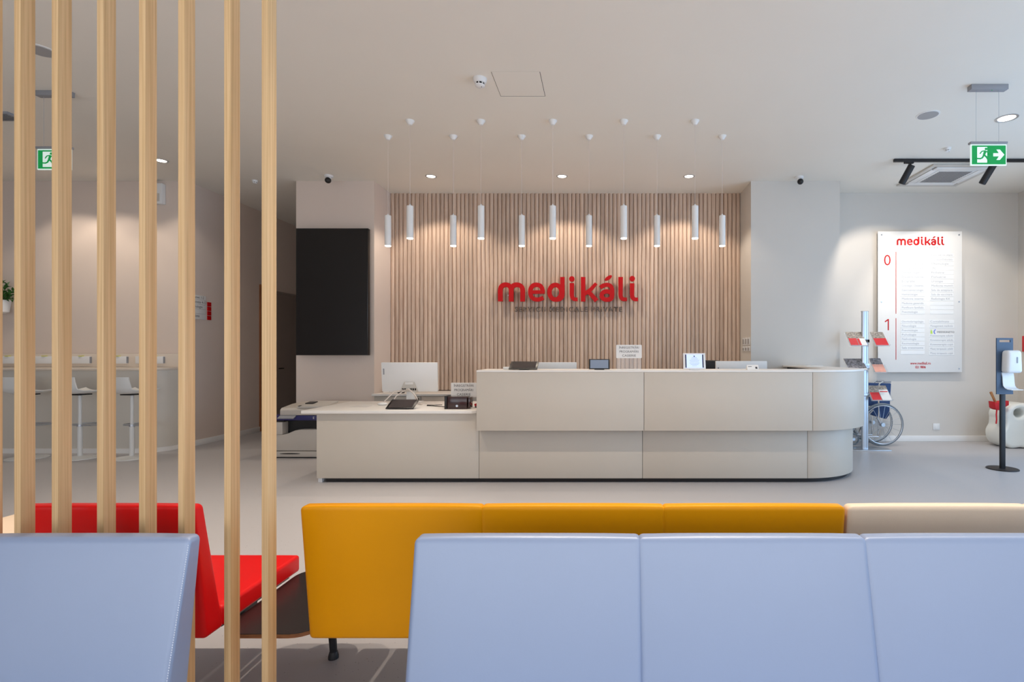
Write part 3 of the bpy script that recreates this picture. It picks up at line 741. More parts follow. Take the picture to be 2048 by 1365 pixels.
# ------------------------------------------------------------------ directory board
db = thing('directory_board', 'tall white glass directory board with red wordmark on the right wall', 'sign', (4.7, 7.84, 1.03))
D = 7.80; kk = D/1060
X = lambda p: (p-1204)*kk
Z = lambda p: CAMH-(p-708)*kk
M().box(X(1756), X(1924), D, D+.012, Z(745), Z(463)).build('panel', m_print, db, bevel=.002)
for px, py in ((1763, 470), (1918, 470), (1763, 604), (1918, 604), (1763, 738), (1918, 738)):
    M().tube([(X(px), D-.006, Z(py)), (X(px), D+.066, Z(py))], .011, 12).build('stand_off', m_chrome, db)
s2 = 95/1600*kk*5.689/5.689
wordmark(db, X(1793), Z(491), 95/1598*kk, D-.001, .004, m_red)
m = M()
put_text(m, 'SERVICII MEDICALE PRIVATE', .03, X(1806), D-.001, Z(497), width=70*kk)
L1 = ['Imagistica', 'Cardiologie', 'Chirurgie generala', 'Chirurgie vasculara', 'Dermatologie', 'Diabet si nutritie', 'Ecografie', 'Ginecologie - Obstetrica', 'Gastroenterologie', 'Hematologie', 'Medicina interna', 'Medicina generala', 'Planificare familiala', 'Pneumologie']
R1 = ['Punct de recoltare', 'Diagnosticare Endoscopica', 'Oftalmologie', 'ORL', 'Pediatrie', 'Psihiatrie', 'Urologie', 'Medicina muncii', 'Sala de asteptare', 'Sala de vaccinare', 'Radiologie RX']
L2 = ['Otorinolaringologie', 'Neurologie', 'Pneumologie', 'Psihologie', 'Nefrologie', 'Reumatologie', 'Sala tratamente']
R2 = ['Contabilitate', 'Management medicala', None, 'Fizioterapie adulti', 'Kinetoterapie adulti', 'Kinetoterapie copii', 'Masaj terapeutic adulti', 'Masaj terapeutic copii']
strips = []
for i in range(14): strips.append((1801, 1849, 511+i*8.75, L1[i]))
for i in range(14): strips.append((1860, 1907, 511+i*8.75, R1[i] if i < 11 else None))
for i in range(8): strips.append((1801, 1849, 644+i*8.75, L2[i] if i < 7 else None))
for i in range(8):
    if i != 2: strips.append((1858, 1908, 644+i*8.75+(2 if i > 2 else 0), R2[i]))
b0 = None
for xa, xb_, py, s in strips:
    if s: put_text(m, s, .043, X(xa+2), D-.0045, Z(py+1.5), width=min(.021*len(s), (xb_-xa-5)*kk))
    M().box(X(xa), X(xb_), D-.004, D, Z(py+3.7), Z(py-3.7)).build('name_strip', m_white, db, bevel=.0008, seg=1)
m.build('lettering', m_grtext, db, kind='stuff')
m = M(); put_text(m, '0', .225, X(1767), D-.001, Z(531), bold=-.001); m.prism([(X(1770)+a, b+Z(661)) for a, b in stroke([(0, .125), (.045, .158), (.052, .158)], .016)], 'y', D-.003, D-.0005).box(X(1770)+.040, X(1770)+.056, D-.0032, D-.0005, Z(661), Z(661)+.164)
put_text(m, 'www.medikali.ro', .055, X(1841), D-.001, Z(729.5), align='CENTER', bold=.001, width=41*kk); put_text(m, '021 9806', .05, X(1841), D-.001, Z(737), align='CENTER', bold=.0015, width=21*kk)
m.box(X(1791.3), X(1792.4), D-.003, D-.0005, Z(628), Z(504)).box(X(1791.3), X(1792.4), D-.003, D-.0005, Z(720), Z(637))
m.build('red_lettering', m_red, db, kind='stuff')
m = M(); put_text(m, 'MEDIKINETO', .036, X(1874), D-.001, Z(666.3), width=34*kk); m.build('lettering', m_dktext, db)
m = M(); m.prism([(X(1861), Z(668)), (X(1865), Z(668)), (X(1864.5), Z(664)), (X(1862.5), Z(659)), (X(1861), Z(663))], 'y', D-.003, D-.0005)
m.build('green_mark', mat('lime_print', (190, 226, 90), .5, var=.02), db)
m = M(); m.prism([(X(1204)+0+a, b) for a, b in stroke(spline([(X(1870.8), Z(659.5)), (X(1868.6), Z(662)), (X(1868.0), Z(664.3)), (X(1868.6), Z(666.6)), (X(1870.8), Z(669))]), .011)], 'y', D-.003, D-.0005)
m.build('blue_mark', mat('blue_print', (80, 110, 220), .5, var=.02), db)
# ------------------------------------------------------------------ things on and behind the desk
def monitor(x0, x1, y, zt, zb, zdesk, label, tiltdeg=0, name='desktop_monitor'):
    t = thing(name, label, 'monitor', ((x0+x1)/2, y, zdesk), 'desktop monitors')
    T = tr((x0+x1)/2, y, (zt+zb)/2) @ rot('X', tiltdeg)
    hx, hz = (x1-x0)/2, (zt-zb)/2
    m = M(); m.T = T; m.box(-hx, hx, -.018, .014, -hz, hz); m.build('back_shell', m_whitep, t, bevel=.005)
    m = M(); m.T = T; m.box(-hx+.008, hx-.008, .0142, .017, -hz+.03, hz-.008); m.build('screen', m_screen, t)
    m = M(); m.T = T; m.box(-hx+.02, -hx+.035, -.020, -.0182, hz-.14, hz-.07); m.build('side_badge', m_greym, t)
    m = M(); c = (x0+x1)/2; m.box(c-.05, c+.05, y+.015, y+.035, zdesk+.01, zb+.12); m.build('neck', m_whitep, t, bevel=.003)
    M().box(c-.12, c+.12, y-.06, y+.12, zdesk, zdesk+.012).build('foot', m_whitep, t, bevel=.004)
    return t, T, hx, hz
t, T, hx, hz = monitor(-2.555, -1.907, 6.16, 1.20, .86, .732, 'white all-in-one computer seen from behind on the low desk', 5)
m = M(); m.T = T; m.prism([(-.115, -hz), (.10, -hz), (.055, -hz+.115), (-.06, -hz+.115)], 'y', -.032, -.0182); pb = m.build('port_block', m_greyp, t, bevel=.003)
m = M(); m.T = T; m.box(-.05, .045, -.036, -.0325, -hz+.085, -hz+.112); m.build('port_cover', m_white, pb, bevel=.002)
for q in (-.075, -.05, .02, .045, .07): 
    m = M(); m.T = T; m.box(q-.008, q+.008, -.037, -.0325, -hz+.018, -hz+.042); m.build('port', m_black, pb)
monitor(-.896, -.284, 5.93, 1.205, .88, .732, 'white monitor showing above the raised counter right of the dark tablet')
monitor(1.27, 1.843, 5.93, 1.218, .88, .732, 'white monitor showing above the counter beside the lit tablet')
# cables of the all-in-one
cb = M()
for pts in ([(-2.27, 6.12, .88), (-2.20, 6.02, .90), (-2.12, 5.98, .84), (-2.08, 5.95, .745), (-2.02, 5.9, .737)],
            [(-2.25, 6.12, .88), (-2.17, 6.0, .89), (-2.09, 5.96, .82), (-2.05, 5.93, .745), (-1.99, 5.87, .737)],
            [(-2.30, 6.12, .88), (-2.36, 6.02, .87), (-2.42, 5.96, .79), (-2.46, 5.93, .745), (-2.50, 5.9, .737)],
            [(-2.28, 6.12, .88), (-2.33, 6.0, .82), (-2.36, 5.95, .75), (-2.38, 5.9, .737)]):
    P3 = []
    for i in range(len(pts)-1):
        a, b = Vector(pts[i]), Vector(pts[i+1])
        for q in range(4): P3.append(a.lerp(b, q/4))
    P3.append(Vector(pts[-1])); cb.tube(P3, .006, 7)
cb.build('cable_bundle', m_cable, label='white and pink cables hanging behind the all-in-one computer', cat='cable')
m = M(); m.tube([(-1.90, 5.75, .737), (-1.82, 5.72, .737), (-1.74, 5.66, .737), (-1.66, 5.62, .737)], .004, 6).tube([(-1.92, 5.82, .737), (-1.84, 5.80, .737), (-1.76, 5.84, .737)], .004, 6)
m.build('power_cable', m_black, label='thin black cable lying on the low desk behind the card box', cat='cable')
def tablet(name, label, x, y, z, wd, dp, tilt, mb, ms, stand=True, bez=.016, cat='tablet'):
    t = thing(name, label, cat, (x, y, z))
    T = tr(x, y, z+.004) @ rot('X', tilt)
    m = M(); m.T = T; m.box(-wd/2, wd/2, 0, dp, 0, .010); m.build('casing', mb, t, bevel=.003)
    m = M(); m.T = T; m.box(-wd/2+bez*1.4, wd/2-bez*1.4, bez, dp-bez, .0101, .0115); m.build('screen', ms, t)
    if stand:
        a = math.radians(tilt); yb = y+dp*.8*math.cos(a); zt = z+dp*.8*math.sin(a)
        m = M(); m.prism([(yb-.01, zt-.008), (yb+.0, zt-.004), (yb+.035, z+.001), (yb-.06, z+.001), (yb-.06, z+.005), (yb+.01, z+.005)], 'x', x-.05, x+.05); m.build('stand', mb, t)
    return t, T
tablet('tablet', 'black tablet tilted on the low desk in front of the all-in-one computer', -2.06, 5.39, .732, .285, .19, 24, m_black, m_tabscr)
tablet('tablet', 'black tablet leaning back on the left end of the raised counter', -.785, 5.26, 1.138, .285, .17, 25, m_black, m_tabscr)
t, T = tablet('payment_display', 'small black upright display on the raised counter left of the notice', -.027, 5.33, 1.139, .21, .105, 76, m_black, mat('grey_lit_screen', (120, 130, 146), .25, emit=(110, 122, 142), estr=.35, var=.05), bez=.010, cat='screen')
t, T = tablet('lit_tablet', 'white tablet with a glowing blue page on the raised counter', .93, 5.33, 1.139, .225, .165, 78, m_whitep, m_bscr, bez=.014)
m = M(); m.T = T; m.box(-.092, -.080, .015, .150, .0116, .0125).box(.080, .092, .015, .150, .0116, .0125); m.build('dark_margin', m_black, t)
m = M(); m.T = T
for i, wq in enumerate((.05, .07, .10, .09, .10, .08, .05)): m.box(-wq/2, wq/2, .118-i*.014, .1195-i*.014, .0116, .0125)
m.box(-.006, .006, .126, .138, .0116, .0125); m.build('text_lines', m_dktext, t)
def notice(x, y, zb, z0, z1, wd, label, w2=.0):
    t = thing('counter_notice', label, 'sign', (x, y, zb), 'acrylic counter notices')
    M().box(x-wd/2, x+wd/2, y-.03, y+.05, zb, zb+.006).build('base', m_whitep, t, bevel=.0015)
    M().box(x-wd/2, x+wd/2, y+.004, y+.007, zb+.006, z1).build('acrylic_sheet', m_clear, t)
    M().prism([(a, b) for a, b in rr(x-wd/2-.004, x+wd/2+.004, z0, z1, .008, 3)], 'y', y, y+.003).build('printed_card', m_print, t)
    m = M(); h_ = (z1-z0)
    for i, s in enumerate(('ÎNREGISTRĂRI', 'PROGRAMĂRI', 'CASIERIE')):
        put_text(m, s, h_*.23, x, y-.0006, z1-h_*(.28+.30*i), align='CENTER', width=wd*(.80, .76, .55)[i])
    m.build('lettering', m_dktext, t, kind='stuff')
notice((1258-1204)*5.35/1060, 5.35, 1.138, 1.255, 1.39, .25, 'clear acrylic notice with three lines of capitals on the raised counter')
notice((927.5-1204)*5.62/1060, 5.62, .732, .838, .993, .262, 'acrylic notice with three lines of capitals behind the box on low desk')
t = thing('card_box', 'dark smoked box holding a terminal on the right end of the low desk', 'box', (-1.48, 5.5, .732))
M().box(-1.585, -1.385, 5.43, 5.56, .732, .858).build('body', m_gl_dark, t, bevel=.004)
M().box(-1.612, -1.587, 5.42, 5.57, .732, .868).build('side_plate', m_black, t, bevel=.003)
M().box(-1.375, -1.352, 5.44, 5.55, .742, .85).build('side_plate', m_gl_dark, t, bevel=.003)
m = M(); m.tube([(-1.485, 5.43, .765), (-1.485, 5.422, .765)], .012, 12); m.build('lock', m_chrome, t)
t = thing('stapler', 'small red stapler on the low desk against the raised counter', 'stapler', (-1.29, 5.6, .732))
m = M(); m.box(-1.34, -1.25, 5.58, 5.62, .732, .742); m.build('base', m_black, t, bevel=.002)
m = M(); m.T = tr(-1.34, 5.6, .742) @ rot('Y', -18); m.box(0, .09, -.018, .018, 0, .028); m.build('arm', m_redc, t, bevel=.005)
m = M(); m.sphere((-2.42, 5.85, .746), .055, .04, .018, 16, 8); m.build('computer_mouse', m_whitep, label='white computer mouse on the low desk left of the tablet', cat='mouse')
M().prism(rr(-2.68, -2.50, 5.62, 5.78, .01, 2), 'z', .7325, .735).build('document', m_clear, label='clear plastic sleeve lying flat near the left of the low desk', cat='document')
t = thing('papers_and_pen', 'open clipboard with a dark pen on the back cabinet', 'clipboard', (-2.95, 7.5, .75))
m = M(); m.T = tr(-2.95, 7.45, .752) @ rot('Z', 10) @ rot('X', 18); m.box(-.12, .10, 0, .25, 0, .006); m.build('board', m_print, t)
M().tube([(-2.98, 7.42, .77), (-2.90, 7.5, .86)], .006, 6).build('pen', m_black, t)
M().box(-2.84, -2.76, 7.36, 7.42, .751, .765).build('clip', m_black, t, bevel=.002)
t = thing('name_card', 'small white card holder on the counter in front of the right monitor', 'card', (1.51, 5.3, 1.138))
m = M(); m.prism([(5.30, 1.1385), (5.33, 1.188), (5.334, 1.188), (5.36, 1.1385)], 'x', 1.455, 1.57); m.build('card', m_print, t)
m = M(); m.T = tr(1.512, 5.3005, 1.1385) @ rot('X', 59); m.box(-.045, -.01, .035, .04, -.0005, .001).box(.025, .045, .012, .035, -.0005, .001); m.build('print', m_dktext, t)
t = thing('charger', 'small white charger puck on the counter left of the black tablet', 'charger', (-1.0, 5.4, 1.138))
M().prism(rr(-1.02, -.95, 5.45, 5.51, .012, 3), 'z', 1.1382, 1.165).build('body', m_whitep, t, bevel=.004)
M().prism(rr(2.60, 2.82, 6.75, 7.05, .004, 2), 'z', 1.1385, 1.146).build('brochure_pile', m_print, label='flat white brochures on the far end of the counter return', cat='brochures')
# office chair behind the counter
t = thing('office_chair', 'black mesh office chair behind the right monitor', 'chair', (1.30, 6.75, 0))
M().rbox(.23, .03, .24, .02, .01, lambda x, y, z: (1.32+x, 6.98+y+.05*(x/.23)**2*-1, .97+z)).build('backrest', m_black, t, sharp=60)
M().rbox(.24, .23, .035, .02, .005, lambda x, y, z: (1.32+x, 6.72+y, .48+z)).build('seat', m_black, t, sharp=60)
M().tube([(1.32, 7.03, .9), (1.32, 7.06, .5), (1.32, 6.85, .42)], .02, 8).build('back_support', m_blackm, t)
for sx in (-.27, .27):
    m = M(); m.tube([(1.32+sx*.85, 6.75, .45), (1.32+sx, 6.75, .5), (1.32+sx, 6.75, .68)], .014, 8).box(1.32+sx-.04, 1.32+sx+.04, 6.62, 6.86, .68, .705); m.build('armrest', m_black, t)
M().tube([(1.32, 6.72, .45), (1.32, 6.72, .09)], .028, 12).build('gas_lift', m_chrome, t)
for q in range(5):
    a = q*2*PI/5+.3; ex, ey = 1.32+.26*math.cos(a), 6.72+.22*math.sin(a)
    lg_ = M().tube([(1.32, 6.72, .10), (ex, ey, .075)], [.022, .014], 8).build('foot_arm', m_blackm, t)
    M().tube([(ex-.012, ey, .03), (ex+.012, ey, .03)], .03, 12).build('castor', m_black, lg_)

# ------------------------------------------------------------------ copier
cp = thing('copier', 'beige office copier with blue panel behind the left end of the desk', 'copier', (-3.7, 6.9, 0))
cx0, cx1, cy0, cy1 = -4.14, -3.40, 6.59, 7.15
M().box(cx0, cx1, cy0, cy1, .014, .086).build('paper_drawer', m_cprn, cp, bevel=.005)
m = M(); m.prism([(-3.88+a, .056+b) for a, b in ell(0, 0, .13, .007, n=24)[:-1]], 'y', cy0-.002, cy0); m.build('drawer_grip', m_gapd, cp)
M().box(cx0+.01, cx1-.01, cy0+.02, cy1-.02, 0, .088).build('base', m_black, cp)
pf = [(cx0, .093), (cx1, .093), (cx1, .355), (-3.76, .355), (-3.82, .345), (-3.90, .31), (-3.96, .295), (cx0, .292)]
M().prism(pf, 'y', cy0, cy1).build('body', m_cprn, cp, bevel=.006)
M().box(cx0, -3.965, cy0-.015, cy1, .296, .45).build('left_block', m_cprn, cp, bevel=.008)
M().box(-3.96, cx1, cy0+.10, cy1, .30, .47).build('output_tray', m_black, cp)
M().box(cx0, -3.965, cy0+.02, cy1, .452, .47).build('hinge_gap', m_black, cp)
pn = M().box(cx0+.02, cx1, cy0-.01, cy1, .472, .532).build('control_panel', m_cblue, cp, bevel=.004)
m = M(); m.T = tr(-3.90, cy0-.06, .495) @ rot('X', 25); m.box(-.10, .10, 0, .09, 0, .014); m.build('display', m_greym, pn, bevel=.003)
m = M(); put_text(m, 'E', .04, -3.59, cy0-.0105, .49); m.build('lettering', m_print, pn)
lid = M().prism([(cy0-.01, .535), (cy1, .535), (cy1, .665), (cy0+.25, .655), (cy0+.02, .625), (cy0-.01, .60)], 'x', -4.0, cx1+.02).build('scanner_lid', m_cprn, cp, bevel=.008)
m = M(); m.T = tr(-3.70, cy0+.0, .622) @ rot('X', 7); m.box(-.09, .25, 0, .35, 0, .022); m.build('feeder_tray', m_greyp, lid, bevel=.004)
m = M(); m.T = tr(-3.70, cy0+.0, .645) @ rot('X', 7); m.box(-.07, .03, .14, .26, 0, .010).box(-.085, -.06, 0, .05, 0, .004); m.build('paper_guide', m_black, lid, bevel=.002)

# ------------------------------------------------------------------ bar and stools on the left
br = thing('wall_bar', 'long pale high bar with socket boxes along the left back wall', 'bar counter', (-7.5, 7.0, 0))
M().box(-9.5, -5.74, 7.25, 7.32, 1.115, 1.30).build('upstand', m_bartop, br, bevel=.004)
fr = [(-9.5, 6.93), (-6.6, 6.93), (-6.2, 6.93), (-5.98, 6.95), (-5.86, 7.02), (-5.80, 7.12), (-5.78, 7.32), (-9.5, 7.32)]
M().prism([(a, b-.04) if b < 7.2 else (a, b) for a, b in fr], 'z', 1.083, 1.114).build('worktop', m_bartop, br, bevel=.004, bang=50)
M().prism(fr, 'z', .06, 1.082).build('front_panel', m_bar, br, bang=50)
M().prism([(a, b-.012) if b < 7.2 else (a, b) for a, b in fr], 'z', 0, .059).build('kickboard', m_base, br, bang=50)
for i in range(5):
    xe = (326-73.5*i-1204)*7.22/1060
    bx = M().box(xe-.38, xe, 7.22, 7.25, 1.165, 1.265).build('socket_box', m_whitep, br, bevel=.004)
    M().box(xe-.001, xe+.005, 7.222, 7.249, 1.172, 1.258).build('end_cap', m_greym, bx)
    M().box(xe-.15, xe-.10, 7.212, 7.249, 1.265, 1.272).build('yellow_tag', m_yellowdot, bx)
def stool(x, y):
    t = thing('bar_stool', 'white bar stool', 'bar stool', (x, y, 0), 'white gas-lift stools at the bar')
    M().lathe([(.20, 0), (.20, .008), (.10, .02), (.035, .03)], x, y, 32).build('base', m_stool, t)
    M().tube([(x, y, .025), (x, y, .40)], .026, 14).build('lower_tube', m_stool, t)
    M().tube([(x, y, .40), (x, y, .79)], .019, 14).build('gas_lift', m_stool, t)
    m = M(); m.lathe([(.034, .395), (.034, .42)], x, y, 14); m.tube([(x-.03, y, .41), (x-.14, y+.02, .41), (x-.16, y+.13, .41), (x-.08, y+.2, .41), (x+.08, y+.2, .41), (x+.16, y+.13, .41), (x+.14, y+.02, .41), (x+.03, y, .41)], .011, 8); m.build('footrest', m_chrome, t)
    # moulded shell: seat curling up into a low back towards the room
    prof = [(.20, .835), (.12, .818), (0, .812), (-.10, .818), (-.155, .84), (-.18, .89), (-.19, .96), (-.19, 1.015)]
    n = 13; vs = []; fs = []
    for side in (0, 1):
        for i, (yy, zz) in enumerate(prof):
            half = .185 if i < 5 else .185-.012*(i-4)
            a = prof[max(i-1, 0)]; b = prof[min(i+1, len(prof)-1)]; dy, dz = b[0]-a[0], b[1]-a[1]; ln = math.hypot(dy, dz)
            ny, nz = -dz/ln*.012*side, dy/ln*.012*side
            for j in range(n):
                u = -1+2*j/(n-1); cur = .035*abs(u)**3
                vs.append((x+half*u, y+yy-ny*-1*0+ny+(cur*.8 if i >= 5 else 0), zz+nz+(cur if i < 5 else 0)))
    R = len(prof)
    def id_(s_, i, j): return s_*R*n+i*n+j
    for i in range(R-1):
        for j in range(n-1):
            fs.append((id_(0, i, j), id_(0, i, j+1), id_(0, i+1, j+1), id_(0, i+1, j))); fs.append((id_(1, i, j), id_(1, i+1, j), id_(1, i+1, j+1), id_(1, i, j+1)))
    for i in range(R-1):
        fs.append((id_(0, i, 0), id_(0, i+1, 0), id_(1, i+1, 0), id_(1, i, 0))); fs.append((id_(0, i, n-1), id_(1, i, n-1), id_(1, i+1, n-1), id_(0, i+1, n-1)))
    for j in range(n-1):
        fs.append((id_(0, 0, j), id_(1, 0, j), id_(1, 0, j+1), id_(0, 0, j+1))); fs.append((id_(0, R-1, j), id_(0, R-1, j+1), id_(1, R-1, j+1), id_(1, R-1, j)))
    M().add(vs, fs).build('seat_shell', m_stool, t, sharp=60)
    M().box(x-.08, x+.08, y-.08, y+.08, .787, .80).build('seat_plate', m_blackm, t, bevel=.003)
    return t
sp = [((55-1204)*6.6/1060, 'white bar stool behind the first post, leftmost at the bar'), ((160-1204)*6.6/1060, 'white bar stool showing just right of the second post'), ((264-1204)*6.6/1060, 'white bar stool between the third and fourth posts, rightmost')]
s1 = stool(sp[0][0], 6.6)
for i, (x, lb) in enumerate(sp):
    t = s1 if i == 0 else copy_tree(s1)
    t.location = (x, 6.6, 0); t['label'] = lb
    t.rotation_euler = (0, 0, math.radians((4, -10, -8)[i]))
# plant on the bar wall
pt = thing('wall_plant', 'leafy green plant in a white wall pot at the far left', 'plant', (-8.1, 7.2, 1.9))
M().lathe([(.05, 0), (.09, .02), (.11, .18), (.10, .18), (.09, .05)], -8.18, 7.2, 20, 1.85, caps=True).build('pot', m_whitep, pt)
def leafm(m, p, d, ln, wd):
    d = d.normalized(); s = d.cross(Vector((0, 0, 1)))
    if s.length < .01: s = Vector((1, 0, 0))
    s.normalize(); u = s.cross(d)
    a = p; b = p+d*ln*.5+s*wd+u*.01; c = p+d*ln-u*.02; e = p+d*ln*.5-s*wd+u*.01
    m.add([a, b, c, e, p+d*ln*.5-u*.004], [(0, 1, 4), (1, 2, 4), (2, 3, 4), (3, 0, 4)])
m = M(); ms = M()
for q in range(26):
    a = random.uniform(0, 2*PI); el = random.uniform(.1, 1.2); ln = random.uniform(.2, .34)
    d = Vector((math.cos(a)*math.cos(el), math.sin(a)*math.cos(el)*.5-.1, math.sin(el))); p0_ = Vector((-8.18, 7.18, 2.02)); p1_ = p0_+d*ln+Vector((0, 0, -.03))
    ms.tube([p0_, p0_+d*ln*.5, p1_], .003, 5)
    for w_ in range(9):
        p = p0_.lerp(p1_, .3+.09*w_); leafm(m, p, d+Vector((random.uniform(-.9, .9), random.uniform(-.7, .4), random.uniform(-.5, .6))), random.uniform(.06, .10), .016)
m.build('foliage', m_leaf, pt, kind='stuff'); ms.build('stems', m_leaf, pt)

# ------------------------------------------------------------------ leaflet stand
ls = thing('leaflet_stand', 'silver pole leaflet stand with tilted clear trays beside the rounded desk end', 'display stand', (3.56, 7.17, 0))
lx, ly = 3.56, 7.18
M().prism([(lx-.30, ly-.02), (lx-.12, ly-.12), (lx+.30, ly-.12), (lx+.34, ly+.05), (lx+.16, ly+.20), (lx-.22, ly+.20)], 'z', 0, .012).build('base_plate', m_chrome, ls, bevel=.003)
M().prism(rr(lx-.045, lx+.045, ly-.02, ly+.02, .015, 3), 'z', .012, 1.872).build('pole', m_chrome, ls, bang=80)
M().box(lx+.012, lx+.018, ly-.0215, ly-.0202, .02, 1.87).build('groove', m_greym, ls)
M().box(lx-.047, lx+.047, ly-.022, ly+.022, 1.872, 1.88).build('pole_cap', m_greyp, ls, bevel=.002)
leaf_specs = []
def tray(x0, x1, zt, zb, labels, kinds):
    yb = ly-.11; yt = ly+.06
    ang = math.degrees(math.atan2(zt-zb, yt-yb)); lnn = math.hypot(zt-zb, yt-yb)
    T = tr(x0, yb, zb) @ rot('X', ang)
    m = M(); m.T = T; wdt = x1-x0
    m.box(-.008, wdt+.008, 0, lnn, -.004, 0).box(-.008, wdt+.008, -.003, 0, -.004, .03).box(-.011, -.008, 0, lnn*.5, -.004, .03).box(wdt+.008, wdt+.011, 0, lnn*.5, -.004, .03)
    h_ = m.build('tray', m_clear, ls)
    M().box(lx-.05, lx+.05, ly-.03, ly-.021, zb+.05, zb+.09).build('tray_clamp', m_chrome, ls, bevel=.002)
    n = len(kinds); ww = wdt/n
    for i, kd in enumerate(kinds):
        m = M(); m.T = T; a = ww*i+.004; b = ww*(i+1)-.004; t_ = .014
        mats = [m_print, m_redp, m_photo, m_photo2, m_salmon]
        m.m = 0; m.box(a, b, .002, lnn*.98, .001, t_)
        if kd == 'red': m.m = 2; m.box(a, b, lnn*.52, lnn*.98, t_, t_+.001); m.m = 1; m.box(a, b, .002, lnn*.52, t_, t_+.001)
        if kd == 'half': m.m = 2; m.box(a, b, lnn*.52, lnn*.98, t_, t_+.001); m.m = 1; m.box(a, a+(b-a)*.3, .002, lnn*.5, t_, t_+.001)
        if kd == 'photo': m.m = 3; m.box(a, b, lnn*.12, lnn*.98, t_, t_+.001)
        if kd == 'salmon': m.m = 3; m.box(a, b, lnn*.55, lnn*.98, t_, t_+.001); m.m = 4; m.box(a, b, .002, lnn*.55, t_, t_+.001)
        if kd == 'white': m.m = 2; m.box(a, b, lnn*.7, lnn*.98, t_, t_+.001); m.m = 1; m.box(a+.01, b-.01, lnn*.54, lnn*.60, t_, t_+.001)
        m.build('leaflet', mats, label=labels[i], cat='leaflet', group='leaflets on the silver stand')
f = lambda px: (px-1204)*7.17/1060
g = lambda py: CAMH-(py-708)*7.17/1060
tray(f(1694), f(1728), g(665), g(693), ['red-based leaflet in the top left tray of the stand', 'white-based leaflet in the top left tray of the stand'], ['red', 'half'])
tray(f(1744), f(1770), g(665), g(693), ['red and photo leaflet in the top right tray'], ['red'])
tray(f(1690), f(1728), g(719), g(741), ['wide black-and-white portrait leaflet in the left tray at desk height'], ['photo'])
tray(f(1742), f(1765), g(718), g(746), ['salmon-based leaflet in the right tray under the top one'], ['salmon'])
tray(f(1737), f(1776), g(773), g(801), ['red-based leaflet in the lowest right tray before the wheelchair', 'white leaflet with a red stripe in the lowest right tray'], ['red', 'white'])

# ------------------------------------------------------------------ wheelchair (folded, side on)
wc = thing('wheelchair', 'folded silver wheelchair with navy fabric parked against the wall', 'wheelchair', (3.9, 7.62, 0))
wx, r = 3.95, .300
def wheel(y, cx):
    t = M().tube([(cx+r*.97*math.cos(a), y, .30+r*.965*math.sin(a)) for a in [2*PI*i/40 for i in range(40)]], .015, 8, closed=True).build('wheel', m_tyre, wc)
    M().tube([(cx+r*.90*math.cos(a), y-.03, .30+r*.90*math.sin(a)) for a in [2*PI*i/40 for i in range(40)]], .007, 8, closed=True).build('hand_rim', m_chrome, t)
    m = M()
    for i in range(18):
        a = 2*PI*i/18; b = a+.25
        m.tube([(cx+.03*math.cos(b), y-.01, .30+.03*math.sin(b)), (cx+r*.94*math.cos(a), y, .30+r*.94*math.sin(a))], .0018, 5)
    m.build('spokes', m_chrome, t)
    m = M(); m.tube([(cx, y-.04, .30), (cx, y+.03, .30)], .028, 14); m.build('hub', m_chrome, t)
wheel(7.48, wx); wheel(7.76, wx)
for y in (7.53, 7.71):
    m = M(); m.tube([(wx-.02, y, .12), (wx-.02, y, .80), (wx-.01, y, .87), (wx+.03, y, .90), (wx+.14, y, .90)], .011, 8)
    m.tube([(wx-.42, y, .55), (wx-.02, y, .55)], .011, 8).tube([(wx-.40, y, .12), (wx-.02, y, .12)], .011, 8).tube([(wx-.40, y, .60), (wx-.40, y, .12)], .011, 8).tube([(wx-.40, y, .5), (wx-.52, y, .2), (wx-.56, y, .08)], .010, 8)
    m.tube([(wx-.30, y, .70), (wx-.02, y, .70)], .011, 8).tube([(wx-.30, y, .70), (wx-.34, y, .55)], .011, 8)
    m.build('side_frame', m_chrome2, wc)
    M().tube([(wx+.05, y, .902), (wx+.15, y, .902)], .016, 10).build('handle_grip', m_greym, wc)
    M().box(wx-.30, wx-.05, y-.02, y+.02, .71, .73).build('armrest_pad', m_black, wc, bevel=.006)
    c = M().tube([(wx-.38+.075*math.cos(2*PI*i/20), y, .087+.075*math.sin(2*PI*i/20)) for i in range(20)], .012, 8, closed=True).build('castor', m_tyre, wc)
    m = M(); m.tube([(wx-.38, y-.02, .087), (wx-.38, y+.02, .087)], .02, 10).tube([(wx-.38, y, .087), (wx-.39, y, .2)], .008, 6); m.build('fork', m_chrome, c)
m = M(); m.tube([(wx-.30, 7.53, .18), (wx-.10, 7.71, .50)], .010, 8).tube([(wx-.30, 7.71, .18), (wx-.10, 7.53, .50)], .010, 8); m.build('cross_brace', m_chrome2, wc)
m = M(); m.prism([(wx-.16, .885), (wx+.20, .875), (wx+.175, .42), (wx+.13, .36), (wx-.02, .40), (wx-.16, .45)], 'y', 7.60, 7.64); m.build('back_fabric', m_navy, wc, bevel=.012, seg=3)
m = M(); m.prism([(wx-.36, .60), (wx-.05, .60), (wx-.05, .44), (wx-.36, .46)], 'y', 7.585, 7.66); m.build('seat_fabric', m_navy, wc, bevel=.02, seg=3)
m = M(); m.box(wx-.62, wx-.50, 7.50, 7.60, .05, .062).box(wx-.62, wx-.50, 7.64, 7.74, .05, .062); m.build('footplate', m_black, wc, bevel=.004)
M().tube([(wx-.08, 7.46, .40), (wx-.03, 7.46, .32)], .012, 8).build('brake_lever', m_chrome, wc)

